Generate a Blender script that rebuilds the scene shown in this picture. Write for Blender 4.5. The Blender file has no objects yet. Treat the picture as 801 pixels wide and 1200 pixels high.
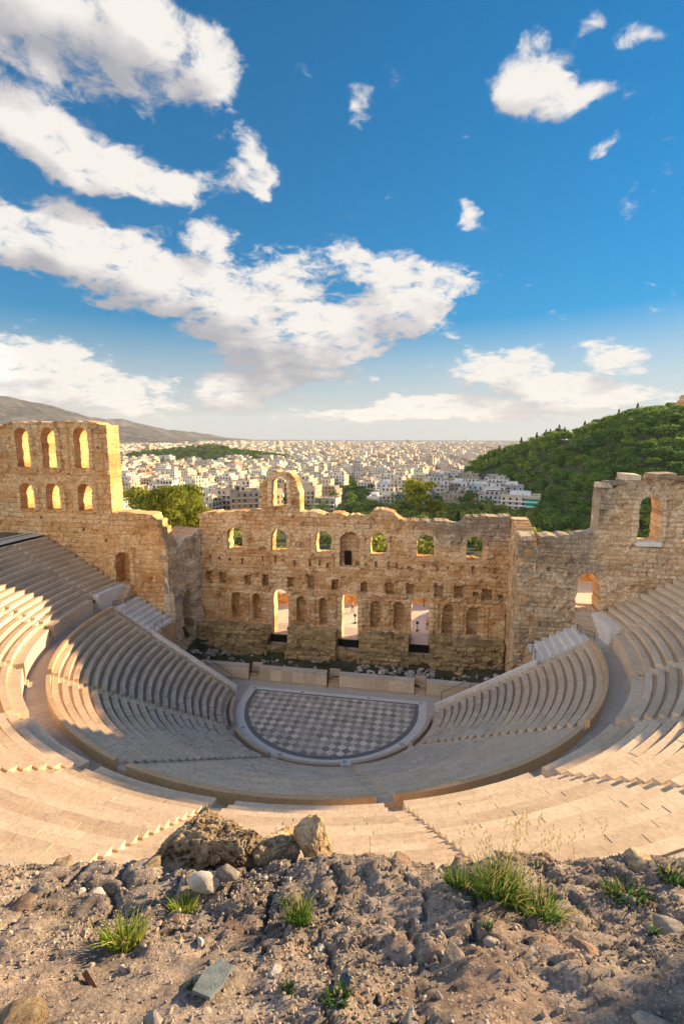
import bpy, math, random
import numpy as np
from mathutils import Vector, Matrix, Euler
R = math.radians
# ------------------------------------------------------------------ camera
scn = bpy.context.scene
col = scn.collection
CAM = Vector((10.0111, -50.0579, 29.5444))
YAW, PITCH, ROLL, FPX = -0.1743371, 0.1509265, 0.0027482, 582.738
cd = bpy.data.cameras.new('camera'); cam = bpy.data.objects.new('camera', cd); col.objects.link(cam)
cd.sensor_fit = 'VERTICAL'; cd.sensor_height = 36.0; cd.lens = FPX / 1200 * 36
cd.clip_start = 0.1; cd.clip_end = 60000
_fw = Vector((math.sin(YAW) * math.cos(PITCH), math.cos(YAW) * math.cos(PITCH), -math.sin(PITCH)))
_rt = Vector((math.cos(YAW), -math.sin(YAW), 0)); _up = _rt.cross(_fw)
_r2 = _rt * math.cos(ROLL) + _up * math.sin(ROLL); _u2 = _up * math.cos(ROLL) - _rt * math.sin(ROLL)
cam.matrix_world = Matrix.Translation(CAM) @ Matrix((_r2, _u2, -_fw)).transposed().to_4x4()
scn.camera = cam
# ------------------------------------------------------------------ view, sun
scn.view_settings.view_transform = 'Standard'
scn.view_settings.look = 'None'
scn.view_settings.gamma = 1.0
scn.view_settings.exposure = 1.65
SUN = Vector((0.82, 0.57, 0.262)).normalized()
sl = bpy.data.lights.new('sun', 'SUN'); so = bpy.data.objects.new('sun', sl); col.objects.link(so)
sl.energy = 5.0; sl.angle = R(0.6); sl.color = (1.0, 0.69, 0.37)
so.rotation_euler = SUN.to_track_quat('Z', 'Y').to_euler(); so.location = (60, 40, 60)
# ------------------------------------------------------------------ world: Nishita sky and clouds at infinity
SKY_K = 0.12
world = bpy.data.worlds.new('World'); scn.world = world; world.use_nodes = True
wt = world.node_tree; wt.nodes.clear()

def az_el(u, v):      # direction (azimuth from +y, elevation) of clouds, measured once from the photograph
    d = (_fw + _r2 * (u - 400.5) / FPX - _u2 * (v - 600) / FPX).normalized()
    return d
CLOUDS = [  # centre, half axes, tilt, weight
    (60, 8, 165, 74, 0, 1.3), (170, 45, 125, 68, -10, 1.2), (243, 82, 48, 48, 0, .8), (20, 70, 90, 40, -20, .8),
    (40, 160, 110, 32, -18, 1.2), (150, 203, 90, 32, -10, 1.1), (220, 214, 45, 24, 0, .8), (300, 196, 34, 36, 0, .8), (268, 214, 30, 20, -15, .6), (312, 222, 18, 30, 0, .5),
    (35, 278, 80, 34, -8, 1.15), (75, 262, 40, 34, 0, .8), (130, 310, 145, 54, -14, 1.3), (245, 345, 130, 54, -12, 1.25), (330, 382, 100, 48, -8, 1.15), (410, 385, 85, 36, 0, 1.0),
    (470, 342, 66, 48, 8, 1.1), (420, 303, 42, 28, -25, .9), (530, 335, 44, 30, -10, .8), (252, 277, 40, 26, -25, .8), (345, 315, 60, 32, -5, .7), (500, 372, 44, 28, 0, .8),
    (345, 416, 110, 34, -6, 1.1), (305, 450, 72, 34, 0, 1.0), (262, 466, 50, 26, 0, .9), (440, 412, 28, 12, 0, .6),
    (60, 435, 100, 44, -12, 1.2), (130, 465, 95, 32, -8, 1.1), (20, 470, 95, 36, 0, 1.2), (188, 446, 26, 9, 0, .7), (70, 408, 30, 16, 0, .6),
    (632, 95, 54, 52, 0, .85), (655, 128, 50, 28, -5, .8), (600, 110, 26, 30, 0, .6), (668, 78, 22, 26, 0, .4),
    (430, 108, 22, 28, 20, .58), (752, 42, 40, 20, -15, .60), (713, 166, 28, 12, 25, .60), (553, 254, 24, 10, -25, .48), (700, 8, 30, 20, 0, .52), (596, 168, 14, 12, 0, .5), (770, 140, 18, 14, 0, .5),
    (575, 434, 70, 26, -6, 1.1), (622, 418, 28, 22, -20, .9), (722, 420, 42, 20, -8, 1.0), (692, 455, 80, 20, -5, 1.1), (635, 452, 56, 20, 0, .9), (780, 466, 40, 9, 0, .6), (540, 400, 26, 9, 0, .4),
    (500, 477, 90, 15, 0, 1.0), (430, 488, 80, 12, 0, .9), (580, 480, 100, 16, 0, 1.0), (650, 474, 80, 14, 0, .9), (350, 484, 50, 7, 0, .5), (505, 468, 60, 10, 0, .6),
    # outside the picture
    (1000, 250, 160, 60, 10, 1), (1150, 60, 200, 90, 0, 1), (-220, 250, 200, 80, 0, 1.2), (-350, 60, 220, 90, 0, 1.1), (940, 440, 120, 26, 0, .9), (-200, 440, 150, 50, 0, 1.1)]

FILL_CLOUDS = [  # unseen bright cloud banks added behind and above, to fill the shaded walls: azimuth, elevation, half width, half height (degrees), weight
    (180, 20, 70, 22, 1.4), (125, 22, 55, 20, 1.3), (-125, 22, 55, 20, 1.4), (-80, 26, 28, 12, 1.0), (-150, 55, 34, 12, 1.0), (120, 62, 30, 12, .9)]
def cloud_group():
    g = bpy.data.node_groups.new('cloud_field', 'ShaderNodeTree')
    g.interface.new_socket('dir', in_out='INPUT', socket_type='NodeSocketVector')
    g.interface.new_socket('field', in_out='OUTPUT', socket_type='NodeSocketFloat')
    g.interface.new_socket('soft', in_out='OUTPUT', socket_type='NodeSocketFloat')
    N, L = g.nodes, g.links
    gi = N.new('NodeGroupInput'); go = N.new('NodeGroupOutput')
    # warp the direction with two scales of noise so every outline is ragged
    sep = N.new('ShaderNodeSeparateXYZ'); L.new(gi.outputs[0], sep.inputs[0])
    zz = N.new('ShaderNodeMath'); zz.operation = 'MAXIMUM'; zz.inputs[1].default_value = 0.0; L.new(sep.outputs[2], zz.inputs[0])
    za = N.new('ShaderNodeMath'); za.operation = 'ADD'; za.inputs[1].default_value = 0.30; L.new(zz.outputs[0], za.inputs[0])
    inv = N.new('ShaderNodeMath'); inv.operation = 'DIVIDE'; inv.inputs[0].default_value = 1.0; L.new(za.outputs[0], inv.inputs[1])
    sc = N.new('ShaderNodeVectorMath'); sc.operation = 'SCALE'; L.new(gi.outputs[0], sc.inputs[0]); L.new(inv.outputs[0], sc.inputs['Scale'])
    wn = N.new('ShaderNodeTexNoise'); wn.inputs['Scale'].default_value = 5.0; wn.inputs['Detail'].default_value = 4.0; L.new(sc.outputs[0], wn.inputs[0])
    ws = N.new('ShaderNodeVectorMath'); ws.operation = 'SUBTRACT'; ws.inputs[1].default_value = (.5, .5, .5); L.new(wn.outputs['Color'], ws.inputs[0])
    wm = N.new('ShaderNodeVectorMath'); wm.operation = 'SCALE'; L.new(ws.outputs[0], wm.inputs[0])
    wa = N.new('ShaderNodeMath'); wa.operation = 'MULTIPLY_ADD'; wa.inputs[1].default_value = .16; wa.inputs[2].default_value = .035; L.new(zz.outputs[0], wa.inputs[0]); L.new(wa.outputs[0], wm.inputs['Scale'])
    wd = N.new('ShaderNodeVectorMath'); wd.operation = 'ADD'; L.new(gi.outputs[0], wd.inputs[0]); L.new(wm.outputs[0], wd.inputs[1])
    acc = None
    items = []
    for (u, v, rx, ry, tilt, w) in CLOUDS:
        c = az_el(u, v); k = 1.0 / FPX * c.dot(_fw); items.append((c, rx * k * 1.15, ry * k * 1.15, tilt, w))
    for (az, el, rx, ry, w) in FILL_CLOUDS:
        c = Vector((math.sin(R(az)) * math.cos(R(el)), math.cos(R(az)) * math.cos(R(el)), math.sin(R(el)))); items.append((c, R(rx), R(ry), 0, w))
    for (c, rx, ry, tilt, w) in items:
        X = Vector((c.y, -c.x, 0)).normalized(); Y = c.cross(X).normalized()
        if Y.z < 0: Y = -Y
        t = R(tilt); A = X * math.cos(t) + Y * math.sin(t); B = Y * math.cos(t) - X * math.sin(t)
        m = Matrix((A, B, A.cross(B))).transposed()
        mp = N.new('ShaderNodeMapping'); mp.vector_type = 'TEXTURE'
        mp.inputs['Location'].default_value = c; mp.inputs['Rotation'].default_value = m.to_euler('XYZ')
        mp.inputs['Scale'].default_value = (rx, ry, 1.0)
        L.new(wd.outputs[0], mp.inputs[0])
        gr = N.new('ShaderNodeTexGradient'); gr.gradient_type = 'SPHERICAL'; L.new(mp.outputs[0], gr.inputs[0])
        mu = N.new('ShaderNodeMath'); mu.operation = 'MULTIPLY_ADD'; mu.inputs[1].default_value = w * 1.45; L.new(gr.outputs[1], mu.inputs[0])
        if acc is None: mu.inputs[2].default_value = 0
        else: L.new(acc.outputs[0], mu.inputs[2])
        acc = mu
    cap = N.new('ShaderNodeMath'); cap.operation = 'MINIMUM'; cap.inputs[1].default_value = 1.1; L.new(acc.outputs[0], cap.inputs[0])
    def nz(scale, det, rough, amp, src, dist=0.0):
        n1 = N.new('ShaderNodeTexNoise'); n1.inputs['Scale'].default_value = scale; n1.inputs['Detail'].default_value = det; n1.inputs['Roughness'].default_value = rough; n1.inputs['Distortion'].default_value = dist
        L.new(sc.outputs[0], n1.inputs[0])
        q = N.new('ShaderNodeMath'); q.operation = 'MULTIPLY_ADD'; q.inputs[1].default_value = amp; q.inputs[2].default_value = -.5 * amp; L.new(n1.outputs['Fac'], q.inputs[0])
        ad = N.new('ShaderNodeMath'); ad.operation = 'ADD'; L.new(src.outputs[0], ad.inputs[0]); L.new(q.outputs[0], ad.inputs[1]); return ad
    soft = nz(8.0, 3.0, .5, 1.7, cap)
    full = nz(19.0, 10.0, .66, 2.1, soft, .5)
    raw = nz(8.0, 3.0, .5, 1.3, acc); L.new(full.outputs[0], go.inputs[0]); L.new(raw.outputs[0], go.inputs[1])
    return g

def build_world():
    N, L = wt.nodes, wt.links
    tc = N.new('ShaderNodeTexCoord')
    nm = N.new('ShaderNodeVectorMath'); nm.operation = 'NORMALIZE'; L.new(tc.outputs['Generated'], nm.inputs[0])
    sky = N.new('ShaderNodeTexSky'); sky.sky_type = 'NISHITA'; sky.sun_disc = False
    sky.sun_elevation = math.asin(SUN.z); sky.sun_rotation = math.atan2(SUN.x, SUN.y)
    sky.altitude = 150; sky.air_density = 1.0; sky.dust_density = 0.25; sky.ozone_density = 3.5
    hs = N.new('ShaderNodeHueSaturation'); hs.inputs['Value'].default_value = .47; hs.inputs['Hue'].default_value = .492
    sz = N.new('ShaderNodeSeparateXYZ'); L.new(nm.outputs[0], sz.inputs[0])
    sr = N.new('ShaderNodeMapRange'); sr.interpolation_type = 'SMOOTHSTEP'; sr.inputs['From Min'].default_value = .0; sr.inputs['From Max'].default_value = .40; sr.inputs['To Min'].default_value = .62; sr.inputs['To Max'].default_value = 2.3
    L.new(sz.outputs[2], sr.inputs['Value']); L.new(sr.outputs[0], hs.inputs['Saturation'])
    bw = N.new('ShaderNodeRGBToBW'); L.new(sky.outputs[0], bw.inputs[0])
    k1 = N.new('ShaderNodeMath'); k1.operation = 'MULTIPLY_ADD'; k1.inputs[1].default_value = .16; k1.inputs[2].default_value = .86; L.new(bw.outputs[0], k1.inputs[0])
    k2 = N.new('ShaderNodeMath'); k2.operation = 'DIVIDE'; k2.inputs[0].default_value = 1.0; L.new(k1.outputs[0], k2.inputs[1])
    mn = N.new('ShaderNodeVectorMath'); mn.operation = 'SCALE'; L.new(sky.outputs[0], mn.inputs[0]); L.new(k2.outputs[0], mn.inputs['Scale']); L.new(mn.outputs[0], hs.inputs['Color'])
    hzf = N.new('ShaderNodeMapRange'); hzf.interpolation_type = 'SMOOTHSTEP'; hzf.inputs['From Min'].default_value = -.02; hzf.inputs['From Max'].default_value = .20; hzf.inputs['To Min'].default_value = .60; hzf.inputs['To Max'].default_value = 0.0; L.new(sz.outputs[2], hzf.inputs['Value'])
    hzm = N.new('ShaderNodeMix'); hzm.data_type = 'RGBA'; hzm.clamp_result = False; hzm.inputs[7].default_value = (1.40, 1.72, 2.05, 1); L.new(hzf.outputs[0], hzm.inputs[0]); L.new(hs.outputs[0], hzm.inputs[6])
    g = cloud_group()
    a = N.new('ShaderNodeGroup'); a.node_tree = g; L.new(nm.outputs[0], a.inputs[0])
    off = N.new('ShaderNodeVectorMath'); off.operation = 'ADD'; off.inputs[1].default_value = (.030, .010, .050); L.new(nm.outputs[0], off.inputs[0])
    b = N.new('ShaderNodeGroup'); b.node_tree = g; L.new(off.outputs[0], b.inputs[0])
    den = N.new('ShaderNodeMapRange'); den.interpolation_type = 'SMOOTHSTEP'; den.inputs['From Min'].default_value = .34; den.inputs['From Max'].default_value = 1.08
    L.new(a.outputs[0], den.inputs['Value'])
    def ma(op, p, q):
        m = N.new('ShaderNodeMath'); m.operation = op
        for i, x in enumerate((p, q)):
            if isinstance(x, (int, float)): m.inputs[i].default_value = x
            else: L.new(x, m.inputs[i])
        return m.outputs[0]
    dsoft = ma('SUBTRACT', a.outputs[1], b.outputs[1]); dful = ma('SUBTRACT', a.outputs[0], b.outputs[0])
    lit = ma('ADD', ma('MULTIPLY', dsoft, .36), ma('MULTIPLY', dful, .20))
    thick = ma('MULTIPLY', ma('MAXIMUM', ma('SUBTRACT', a.outputs[1], .9), 0.0), .16)
    li = N.new('ShaderNodeMath'); li.operation = 'SUBTRACT'; L.new(ma('ADD', lit, .50), li.inputs[0]); L.new(thick, li.inputs[1])
    cr = N.new('ShaderNodeValToRGB'); e = cr.color_ramp.elements
    e[0].position = .0; e[0].color = (.44, .45, .50, 1); e[1].position = .75; e[1].color = (.98, .94, .89, 1)
    m_ = cr.color_ramp.elements.new(.36); m_.color = (.68, .66, .67, 1)
    L.new(li.outputs[0], cr.inputs[0])
    cs = N.new('ShaderNodeVectorMath'); cs.operation = 'SCALE'; 
    dp = N.new('ShaderNodeVectorMath'); dp.operation = 'DOT_PRODUCT'; dp.inputs[1].default_value = SUN; L.new(nm.outputs[0], dp.inputs[0])
    fr = N.new('ShaderNodeMapRange'); fr.interpolation_type = 'SMOOTHSTEP'; fr.inputs['From Min'].default_value = -.05; fr.inputs['From Max'].default_value = -.55; fr.inputs['To Min'].default_value = .30 / SKY_K; fr.inputs['To Max'].default_value = 1.15 / SKY_K; L.new(dp.outputs['Value'], fr.inputs['Value'])   # clouds opposite the sun made brighter, as fill for the shaded walls
    L.new(fr.outputs[0], cs.inputs['Scale']); L.new(cr.outputs[0], cs.inputs[0])
    mx = N.new('ShaderNodeMix'); mx.data_type = 'RGBA'; mx.clamp_result = False
    L.new(den.outputs[0], mx.inputs[0]); L.new(hzm.outputs[2], mx.inputs[6]); L.new(cs.outputs[0], mx.inputs[7])
    bg = N.new('ShaderNodeBackground'); bg.inputs[1].default_value = SKY_K; L.new(mx.outputs[2], bg.inputs[0])
    out = N.new('ShaderNodeOutputWorld'); L.new(bg.outputs[0], out.inputs[0])
    world.cycles.sampling_method = 'MANUAL'; world.cycles.sample_map_resolution = 512
build_world()
# ------------------------------------------------------------------ helpers
rng = random.Random(7)
def tag(o, label=None, cat=None, group=None, kind=None):
    if label: o['label'] = label
    if cat: o['category'] = cat
    if group: o['group'] = group
    if kind: o['kind'] = kind
    return o
def empty(name, loc, rz=0.0):
    o = bpy.data.objects.new(name, None); o.location = loc; o.rotation_euler = (0, 0, rz)
    o.empty_display_size = .3; col.objects.link(o); return o
def obj(name, me, parent=None, loc=(0, 0, 0)):
    o = bpy.data.objects.new(name, me); o.location = loc; col.objects.link(o)
    if parent is not None: o.parent = parent
    return o
def copy_tree(o, parent=None):
    c = o.copy(); col.objects.link(c)
    if parent is not None: c.parent = parent
    for ch in list(o.children): copy_tree(ch, c)
    return c
def vn(x, y, z, seed=0):
    """value noise 0..1 on numpy arrays"""
    x = np.asarray(x, float); y = np.asarray(y, float); z = np.asarray(z, float)
    x, y, z = np.broadcast_arrays(x, y, z)
    xi = np.floor(x).astype(np.int64); yi = np.floor(y).astype(np.int64); zi = np.floor(z).astype(np.int64)
    fx = x - xi; fy = y - yi; fz = z - zi
    fx = fx * fx * (3 - 2 * fx); fy = fy * fy * (3 - 2 * fy); fz = fz * fz * (3 - 2 * fz)
    def h(a, b, c):
        n = (a * 374761393 + b * 668265263 + c * 2147483647 + seed * 974634777) & 0xffffffff
        n = ((n ^ (n >> 13)) * 1274126177) & 0xffffffff
        n = (n ^ (n >> 16)) & 0xffffffff
        n = (n * 2246822519) & 0xffffffff
        return ((n ^ (n >> 15)) & 0xffff) / 65535.0
    r = 0
    for dx in (0, 1):
        for dy in (0, 1):
            for dz in (0, 1):
                w = (fx if dx else 1 - fx) * (fy if dy else 1 - fy) * (fz if dz else 1 - fz)
                r = r + w * h(xi + dx, yi + dy, zi + dz)
    return r
def fbm(x, y, z, seed=0, oct=4, gain=.5):
    s = 0; a = 1; t = 0
    for i in range(oct):
        s = s + a * vn(x * 2 ** i, y * 2 ** i, z * 2 ** i, seed + i * 17); t += a; a *= gain
    return s / t
def quad_mesh(name, V, F, mats, fattr=None, midx=None, smooth=False, uv=None):
    """V (n,3), F (m,4) arrays -> mesh; fattr {name: per-face float}"""
    V = np.ascontiguousarray(V, dtype=np.float32); F = np.ascontiguousarray(F, dtype=np.int32)
    me = bpy.data.meshes.new(name); m = len(F); k = F.shape[1]
    me.vertices.add(len(V)); me.vertices.foreach_set('co', V.ravel())
    me.loops.add(m * k); me.loops.foreach_set('vertex_index', F.ravel())
    me.polygons.add(m); me.polygons.foreach_set('loop_start', np.arange(0, m * k, k, dtype=np.int32))
    me.polygons.foreach_set('loop_total', np.full(m, k, dtype=np.int32))
    for mt in mats: me.materials.append(mt)
    if midx is not None: me.polygons.foreach_set('material_index', np.asarray(midx, dtype=np.int32))
    me.polygons.foreach_set('use_smooth', np.full(m, smooth, dtype=bool))
    me.update(calc_edges=True)
    if fattr:
        for n, a in fattr.items():
            at = me.attributes.new(n, 'FLOAT', 'FACE'); at.data.foreach_set('value', np.asarray(a, dtype=np.float32))
    if uv is not None:
        l = me.uv_layers.new(name='UVMap'); l.data.foreach_set('uv', np.asarray(uv, dtype=np.float32).ravel())
    me.validate()
    return me
class MB:
    """collects quads (and convex polys) of one part"""
    def __init__(s): s.v = []; s.f = []; s.t = []; s.m = []
    def poly(s, pts, tint=.5, mi=0):
        b = len(s.v); s.v += [tuple(p) for p in pts]; s.f.append(tuple(range(b, b + len(pts)))); s.t.append(tint); s.m.append(mi)
    def hexa(s, p, tint=.5, mi=0):      # p: 8 points, bottom 0-3 (ccw from above), top 4-7
        b = len(s.v); s.v += [tuple(q) for q in p]
        for f in ((3, 2, 1, 0), (4, 5, 6, 7), (0, 1, 5, 4), (1, 2, 6, 5), (2, 3, 7, 6), (3, 0, 4, 7)):
            s.f.append(tuple(b + i for i in f)); s.t.append(tint); s.m.append(mi)
    def box(s, x0, x1, y0, y1, z0, z1, tint=.5, mi=0, rz=0, c=None, j=0):
        P = [(x0, y0, z0), (x1, y0, z0), (x1, y1, z0), (x0, y1, z0), (x0, y0, z1), (x1, y0, z1), (x1, y1, z1), (x0, y1, z1)]
        if j: P = [tuple(q + rng.uniform(-j, j) for q in p) for p in P]
        if rz:
            cx, cy = c if c else ((x0 + x1) / 2, (y0 + y1) / 2)
            ca, sa = math.cos(rz), math.sin(rz)
            P = [(cx + (x - cx) * ca - (y - cy) * sa, cy + (x - cx) * sa + (y - cy) * ca, z) for x, y, z in P]
        s.hexa(P, tint, mi)
    def tube(s, a, b, r, n=6, r2=None, tint=.5, mi=0):
        a = Vector(a); b = Vector(b); r2 = r if r2 is None else r2
        d = (b - a).normalized(); u = d.orthogonal().normalized(); w = d.cross(u)
        i0 = len(s.v)
        for c, rr in ((a, r), (b, r2)):
            for k in range(n):
                t = 2 * math.pi * k / n; s.v.append(tuple(c + (u * math.cos(t) + w * math.sin(t)) * rr))
        for k in range(n):
            k2 = (k + 1) % n; s.f.append((i0 + k, i0 + k2, i0 + n + k2, i0 + n + k)); s.t.append(tint); s.m.append(mi)
        s.f.append(tuple(i0 + k for k in range(n - 1, -1, -1))); s.t.append(tint); s.m.append(mi)
        s.f.append(tuple(i0 + n + k for k in range(n))); s.t.append(tint); s.m.append(mi)
    def mesh(s, name, mats, off=(0, 0, 0), smooth=False):
        me = bpy.data.meshes.new(name)
        me.from_pydata([(x - off[0], y - off[1], z - off[2]) for x, y, z in s.v], [], s.f)
        for m in (mats if isinstance(mats, (list, tuple)) else [mats]): me.materials.append(m)
        me.polygons.foreach_set('material_index', s.m)
        at = me.attributes.new('tint', 'FLOAT', 'FACE'); at.data.foreach_set('value', s.t)
        if smooth: me.polygons.foreach_set('use_smooth', [True] * len(s.f))
        me.update(); return me
    def obj(s, name, mats, parent=None, off=None, smooth=False):
        """top-level: origin at off; child: coordinates relative to the parent's location chain"""
        if parent is not None:
            o3 = Vector((0, 0, 0)); q = parent
            while q is not None: o3 += q.location; q = q.parent
            return obj(name, s.mesh(name, mats, o3, smooth), parent)
        if off is None:
            xs = [v[0] for v in s.v]; ys = [v[1] for v in s.v]; zs = [v[2] for v in s.v]
            off = ((min(xs) + max(xs)) / 2, (min(ys) + max(ys)) / 2, min(zs))
        return obj(name, s.mesh(name, mats, off, smooth), None, off)
# ------------------------------------------------------------------ materials
class NT:
    def __init__(s, name):
        s.m = bpy.data.materials.new(name); s.m.use_nodes = True; s.t = s.m.node_tree; s.t.nodes.clear()
        s.out = s.n('ShaderNodeOutputMaterial'); s.b = s.n('ShaderNodeBsdfPrincipled'); s.l(s.b.outputs[0], s.out.inputs[0])
        s.b.inputs['Roughness'].default_value = .9; s.b.inputs['Specular IOR Level'].default_value = .25
        s.tc = s.n('ShaderNodeTexCoord')
    def n(s, t, **k):
        o = s.t.nodes.new(t)
        for a, b in k.items(): setattr(o, a, b)
        return o
    def l(s, a, b): s.t.links.new(a, b)
    def noise(s, scale, detail=4, rough=.55, vec=None, dist=0):
        n = s.n('ShaderNodeTexNoise'); n.inputs['Scale'].default_value = scale; n.inputs['Detail'].default_value = detail
        n.inputs['Roughness'].default_value = rough; n.inputs['Distortion'].default_value = dist
        s.l(vec if vec else s.geo(), n.inputs[0]); return n.outputs['Fac']
    def geo(s):
        if not hasattr(s, '_g'): s._g = s.n('ShaderNodeNewGeometry')
        return s._g.outputs['Position']
    def attr(s, name):
        a = s.n('ShaderNodeAttribute'); a.attribute_name = name; return a.outputs['Fac']
    def math(s, op, a, b=None, c=None, clamp=False):
        m = s.n('ShaderNodeMath', operation=op, use_clamp=clamp)
        for i, q in enumerate((a, b, c)):
            if q is None: continue
            if isinstance(q, (int, float)): m.inputs[i].default_value = q
            else: s.l(q, m.inputs[i])
        return m.outputs[0]
    def rng(s, v, a, b, c=0, d=1, smooth=True):
        m = s.n('ShaderNodeMapRange'); m.interpolation_type = 'SMOOTHSTEP' if smooth else 'LINEAR'
        for i, q in zip(('From Min', 'From Max', 'To Min', 'To Max'), (a, b, c, d)): m.inputs[i].default_value = q
        s.l(v, m.inputs['Value']); return m.outputs[0]
    def ramp(s, v, stops, const=False):
        r = s.n('ShaderNodeValToRGB'); e = r.color_ramp.elements
        if const: r.color_ramp.interpolation = 'CONSTANT'
        e[0].position, e[0].color = stops[0][0], (*stops[0][1], 1)
        e[1].position, e[1].color = stops[-1][0], (*stops[-1][1], 1)
        for p, c in stops[1:-1]:
            q = e.new(p); q.color = (*c, 1)
        s.l(v, r.inputs[0]); return r.outputs[0]
    def mix(s, f, a, b, mode='MIX'):
        m = s.n('ShaderNodeMix', data_type='RGBA', blend_type=mode)
        for i, q in ((0, f), (6, a), (7, b)):
            if isinstance(q, (int, float)): m.inputs[i].default_value = q
            elif isinstance(q, tuple): m.inputs[i].default_value = (*q, 1) if len(q) == 3 else q
            else: s.l(q, m.inputs[i])
        return m.outputs[2]
    def color(s, c):
        if isinstance(c, tuple): s.b.inputs['Base Color'].default_value = (*c, 1)
        else: s.l(c, s.b.inputs['Base Color'])
    def bump(s, h, dist=.05, st=1.0):
        b = s.n('ShaderNodeBump'); b.inputs['Distance'].default_value = dist; b.inputs['Strength'].default_value = st
        s.l(h, b.inputs['Height']); s.l(b.outputs[0], s.b.inputs['Normal'])
def mat_flat(name, c, rough=.8, var=.15, scale=3.0, metal=0.0):
    t = NT(name); n = t.noise(scale, 5)
    d = tuple(x * (1 - var) for x in c); u = tuple(min(1, x * (1 + var)) for x in c)
    t.color(t.ramp(n, [(.3, d), (.7, u)])); t.b.inputs['Roughness'].default_value = rough; t.b.inputs['Metallic'].default_value = metal
    t.bump(t.noise(scale * 6, 4), .01, .5)
    return t.m
def mat_masonry(name, cols, stain=.5, grey=(.26, .23, .19), bscale=1.6):
    """old limestone blocks: palette by block tint, ochre and soot stains, pitted surface"""
    t = NT(name); ti = t.attr('tint'); zo = t.attr('zone')
    big = t.noise(.32, 5, .6); mid = t.noise(1.3, 6, .6); fine = t.noise(6.5, 6, .65)
    v = t.math('ADD', t.math('MULTIPLY', ti, .75), t.math('MULTIPLY', mid, .40))
    c = t.ramp(v, [(.14 + i * .78 / (len(cols) - 1), q) for i, q in enumerate(cols)])
    # grey weathered zones (driven by the zone value of each face and large noise)
    gz = t.rng(t.math('ADD', zo, t.math('MULTIPLY', big, .9)), .72, 1.12)
    c = t.mix(t.math('MULTIPLY', gz, .85), c, t.ramp(t.math('ADD', t.math('MULTIPLY', ti, .5), t.math('MULTIPLY', fine, .6)), [(.3, tuple(q * .45 for q in grey)), (.55, grey), (.85, tuple(q * 1.7 for q in grey))]))
    st = t.rng(t.noise(.75, 7, .68, dist=.4), .52, .74)
    c = t.mix(t.math('MULTIPLY', st, stain), c, tuple(q * .35 for q in grey))
    c = t.mix(1.0, c, t.ramp(fine, [(.25, (.42, .40, .38)), (.5, (1, 1, 1)), (.75, (1.22, 1.2, 1.16))]), 'MULTIPLY')
    vo = t.n('ShaderNodeTexVoronoi', feature='DISTANCE_TO_EDGE'); vo.inputs['Scale'].default_value = bscale; vo.inputs['Randomness'].default_value = .9
    wv = t.n('ShaderNodeVectorMath', operation='MULTIPLY'); wv.inputs[1].default_value = (1, 1, 1.7); t.l(t.geo(), wv.inputs[0]); t.l(wv.outputs[0], vo.inputs[0])
    j = t.rng(vo.outputs['Distance'], 0.0, .06)
    c = t.mix(t.math('MULTIPLY', t.math('SUBTRACT', 1.0, j), .38), c, tuple(q * .4 for q in grey))
    pk = t.rng(t.noise(3.4, 6, .7, dist=.6), .60, .70); c = t.mix(t.math('MULTIPLY', pk, .85), c, tuple(q * .30 for q in grey)); pl_ = t.rng(t.noise(.9, 5, .6), .55, .68); c = t.mix(t.math('MULTIPLY', pl_, .45), c, tuple(min(.8, q * 1.25) for q in cols[3]))
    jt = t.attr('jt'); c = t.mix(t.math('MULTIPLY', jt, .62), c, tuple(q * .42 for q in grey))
    c = t.mix(1.0, c, (1.62, 1.52, 1.40), 'MULTIPLY')
    t.color(c)
    h = t.math('ADD', t.math('MULTIPLY', j, .35), t.math('ADD', fine, t.noise(22, 4, .7)))
    t.bump(h, .16, 1.0)
    return t.m
M = {}
M['stone'] = mat_masonry('old_limestone', [(.19, .10, .04), (.41, .225, .095), (.54, .35, .18), (.70, .55, .36), (.47, .25, .10)], .32)
M['stone_tower'] = mat_masonry('ochre_limestone', [(.20, .10, .04), (.42, .23, .095), (.55, .34, .16), (.66, .48, .28), (.48, .25, .09)], .32)
M['stone_rubble'] = mat_masonry('rubble_limestone', [(.20, .125, .07), (.42, .29, .165), (.56, .42, .27), (.72, .59, .43), (.50, .31, .15)], .38, bscale=2.2)
M['stone_grey'] = mat_masonry('grey_weathered_limestone', [(.16, .13, .10), (.36, .30, .23), (.54, .47, .37), (.70, .62, .50), (.44, .31, .18)], .4, grey=(.34, .31, .26), bscale=2.2)
M['stone_moss'] = mat_masonry('mossy_foundation_stone', [(.09, .08, .045), (.19, .15, .08), (.34, .26, .15), (.48, .37, .22), (.13, .15, .04)], .6, grey=(.10, .11, .06))
def mat_marble(name, lo, hi, dark=.3, rough=.62):
    t = NT(name); ti = t.attr('tint'); mid = t.noise(.55, 6, .6); fine = t.noise(4.5, 7, .65, dist=.6)
    v = t.math('ADD', t.math('MULTIPLY', ti, .40), t.math('MULTIPLY', mid, .6))
    c = t.ramp(v, [(.1, lo), (.5, tuple((a + b) / 2 for a, b in zip(lo, hi))), (.9, hi)])
    c = t.mix(1.0, c, t.ramp(fine, [(.3, (.78, .76, .74)), (.55, (1, 1, 1)), (.8, (1.1, 1.09, 1.07))]), 'MULTIPLY')
    st = t.rng(t.noise(1.7, 9, .74, dist=1.2), .53, .76)
    c = t.mix(t.math('MULTIPLY', st, dark), c, tuple(q * .38 for q in lo))
    t.color(c); t.b.inputs['Roughness'].default_value = rough
    t.bump(t.math('ADD', fine, t.noise(18, 4)), .02, .5)
    return t.m
M['marble'] = mat_marble('seat_marble', (.47, .36, .25), (.80, .66, .50), .5)
M['marble_old'] = mat_marble('worn_seat_marble', (.37, .30, .23), (.76, .66, .54), .6)
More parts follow.
